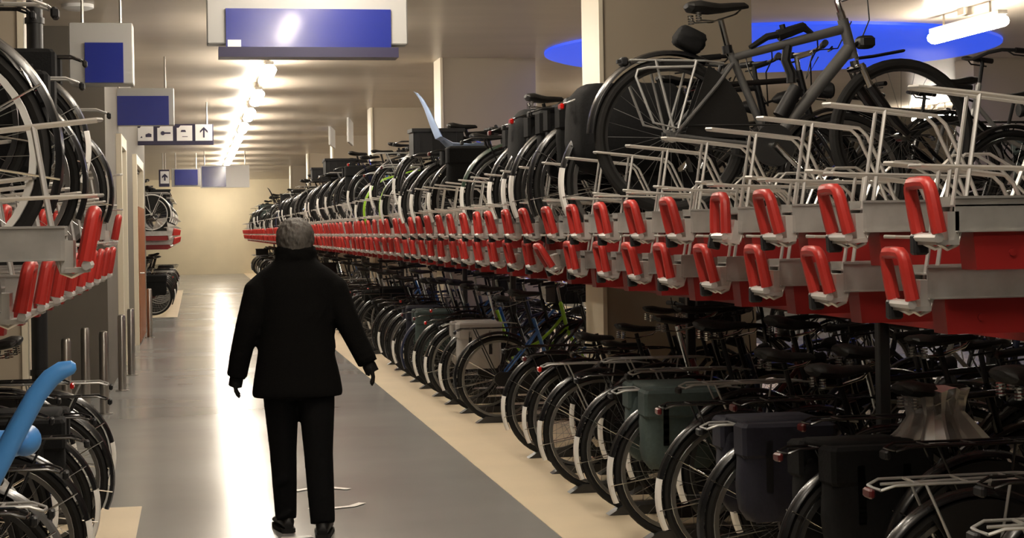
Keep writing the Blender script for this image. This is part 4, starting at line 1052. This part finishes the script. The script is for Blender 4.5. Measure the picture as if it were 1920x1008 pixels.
# shoes: left foot flat and forward, right foot behind with the heel lifting
def shoe(ax, ay, yaw_, pitch):
    b = MB(); rings = []; n = 16
    for t, wd, h_ in [(0, .024, .05), (.03, .034, .075), (.09, .038, .085), (.15, .040, .075), (.20, .046, .052), (.25, .046, .042), (.28, .036, .032), (.295, .016, .02)]:
        rings.append([(wd * math.cos(2 * math.pi * j / n), -.07 + t, max(0.012, h_ / 2 + .012 + h_ / 2 * math.sin(2 * math.pi * j / n))) for j in range(n)])
    b.loft(rings)
    so = MB(); out = [(wd * 1.08 * s, -.075 + t) for s, seq in ((1, [(0, .02), (.05, .036), (.15, .042), (.22, .048), (.27, .042), (.30, .015)]), (-1, [(.30, .015), (.27, .042), (.22, .048), (.15, .042), (.05, .036), (0, .02)])) for t, wd in seq]
    n2 = len(out); so.add([(x, y, 0) for x, y in out] + [(x, y, .016) for x, y in out], [tuple(range(n2)), tuple(range(2 * n2 - 1, n2 - 1, -1))] + [(i, n2 + i, n2 + (i + 1) % n2, (i + 1) % n2) for i in range(n2)])
    so.box(-.034, .034, -.072, -.01, 0, .02)
    o = link('shoe', b.mesh('shoe', M_SHOE, True, 60), person, (ax, ay, 0.004), (pitch, 0, yaw_)); link('sole', so.mesh('sole', M_RUBBER, False), o)
    return o
shoe(-.060, .13, .12, 0); shoe(.113, -.10, -.12, R(0))
# hair: short grey cut, a thick cap with strands
b = MB(); hc = Vector((0, -.004, 1.522))
b.ell(hc, .090, .100, .098, 22, 14); b.ell((0, -.03, 1.475), .080, .072, .06, 18, 10)
for k in range(260):
    a = rr.uniform(math.pi * 0.95, math.pi * 2.05) if k % 4 else rr.uniform(0, 2 * math.pi); el = rr.uniform(-.2, 1.5)
    if 0.25 * math.pi < a < .75 * math.pi and el < .75: continue
    d0 = Vector((math.cos(a) * math.cos(el), math.sin(a) * math.cos(el), math.sin(el)))
    d1 = Vector((math.cos(a + .1) * math.cos(el - .45), math.sin(a + .1) * math.cos(el - .45), math.sin(el - .45)))
    f_ = lambda d, q: hc + Vector((d.x * .091 * q, d.y * .101 * q, d.z * .099 * q))
    b.tube([f_(d0, .99), f_((d0 + d1).normalized(), 1.03), f_(d1, 1.0)], [.007, .008, .003], 5)
hm = remesh('hair', b, .005, M_HAIR, 1)
ho = link('hair', hm, body)
# cut the face opening by keeping the hair behind the brow
for v in hm.vertices:
    if v.co.y > .045 and v.co.z < 1.565: v.co.y = .045
# hands in black gloves: palm, four bent fingers and a thumb
def hand(wrist, dirv, side):
    b = MB(); d = Vector(dirv).normalized(); w0 = Vector(wrist) - d * .025; sidev = Vector((0, 1, 0)); pn = d.cross(sidev).normalized() * side
    sidev = (sidev - d * sidev.dot(d)).normalized()
    b.tube([w0 - d * .03, w0, w0 + d * .035, w0 + d * .075], [.026, .028, .036, .036], 12, flat=(1.0, .5) if False else None)
    for i, (off, ln) in enumerate([(.030, .054), (.010, .062), (-.010, .058), (-.029, .046)]):
        p0 = w0 + d * .070 + sidev * off; p1 = p0 + d * ln * .48 + pn * .006; p2 = p1 + d * ln * .34 + pn * .013; p3 = p2 + d * ln * .2 + pn * .014
        b.tube([p0 - d * .02, p0, p1, p2, p3], [.011, .0105, .0098, .009, .007], 8)
    t0 = w0 + d * .02 + sidev * .030; b.tube([t0 - sidev * .01, t0 + d * .02 + sidev * .016 + pn * .008, t0 + d * .045 + sidev * .020 + pn * .016, t0 + d * .062 + sidev * .018 + pn * .022], [.014, .012, .0105, .008], 8)
    # flatten the palm a little
    return remesh('glove', b, .004, M_GLOVE, 2)
link('glove', hand(armL[-1], Vector(armL[-1]) - Vector(armL[-2]), 1), person)
link('glove', hand(armR[-1], Vector(armR[-1]) - Vector(armR[-2]), -1), person)
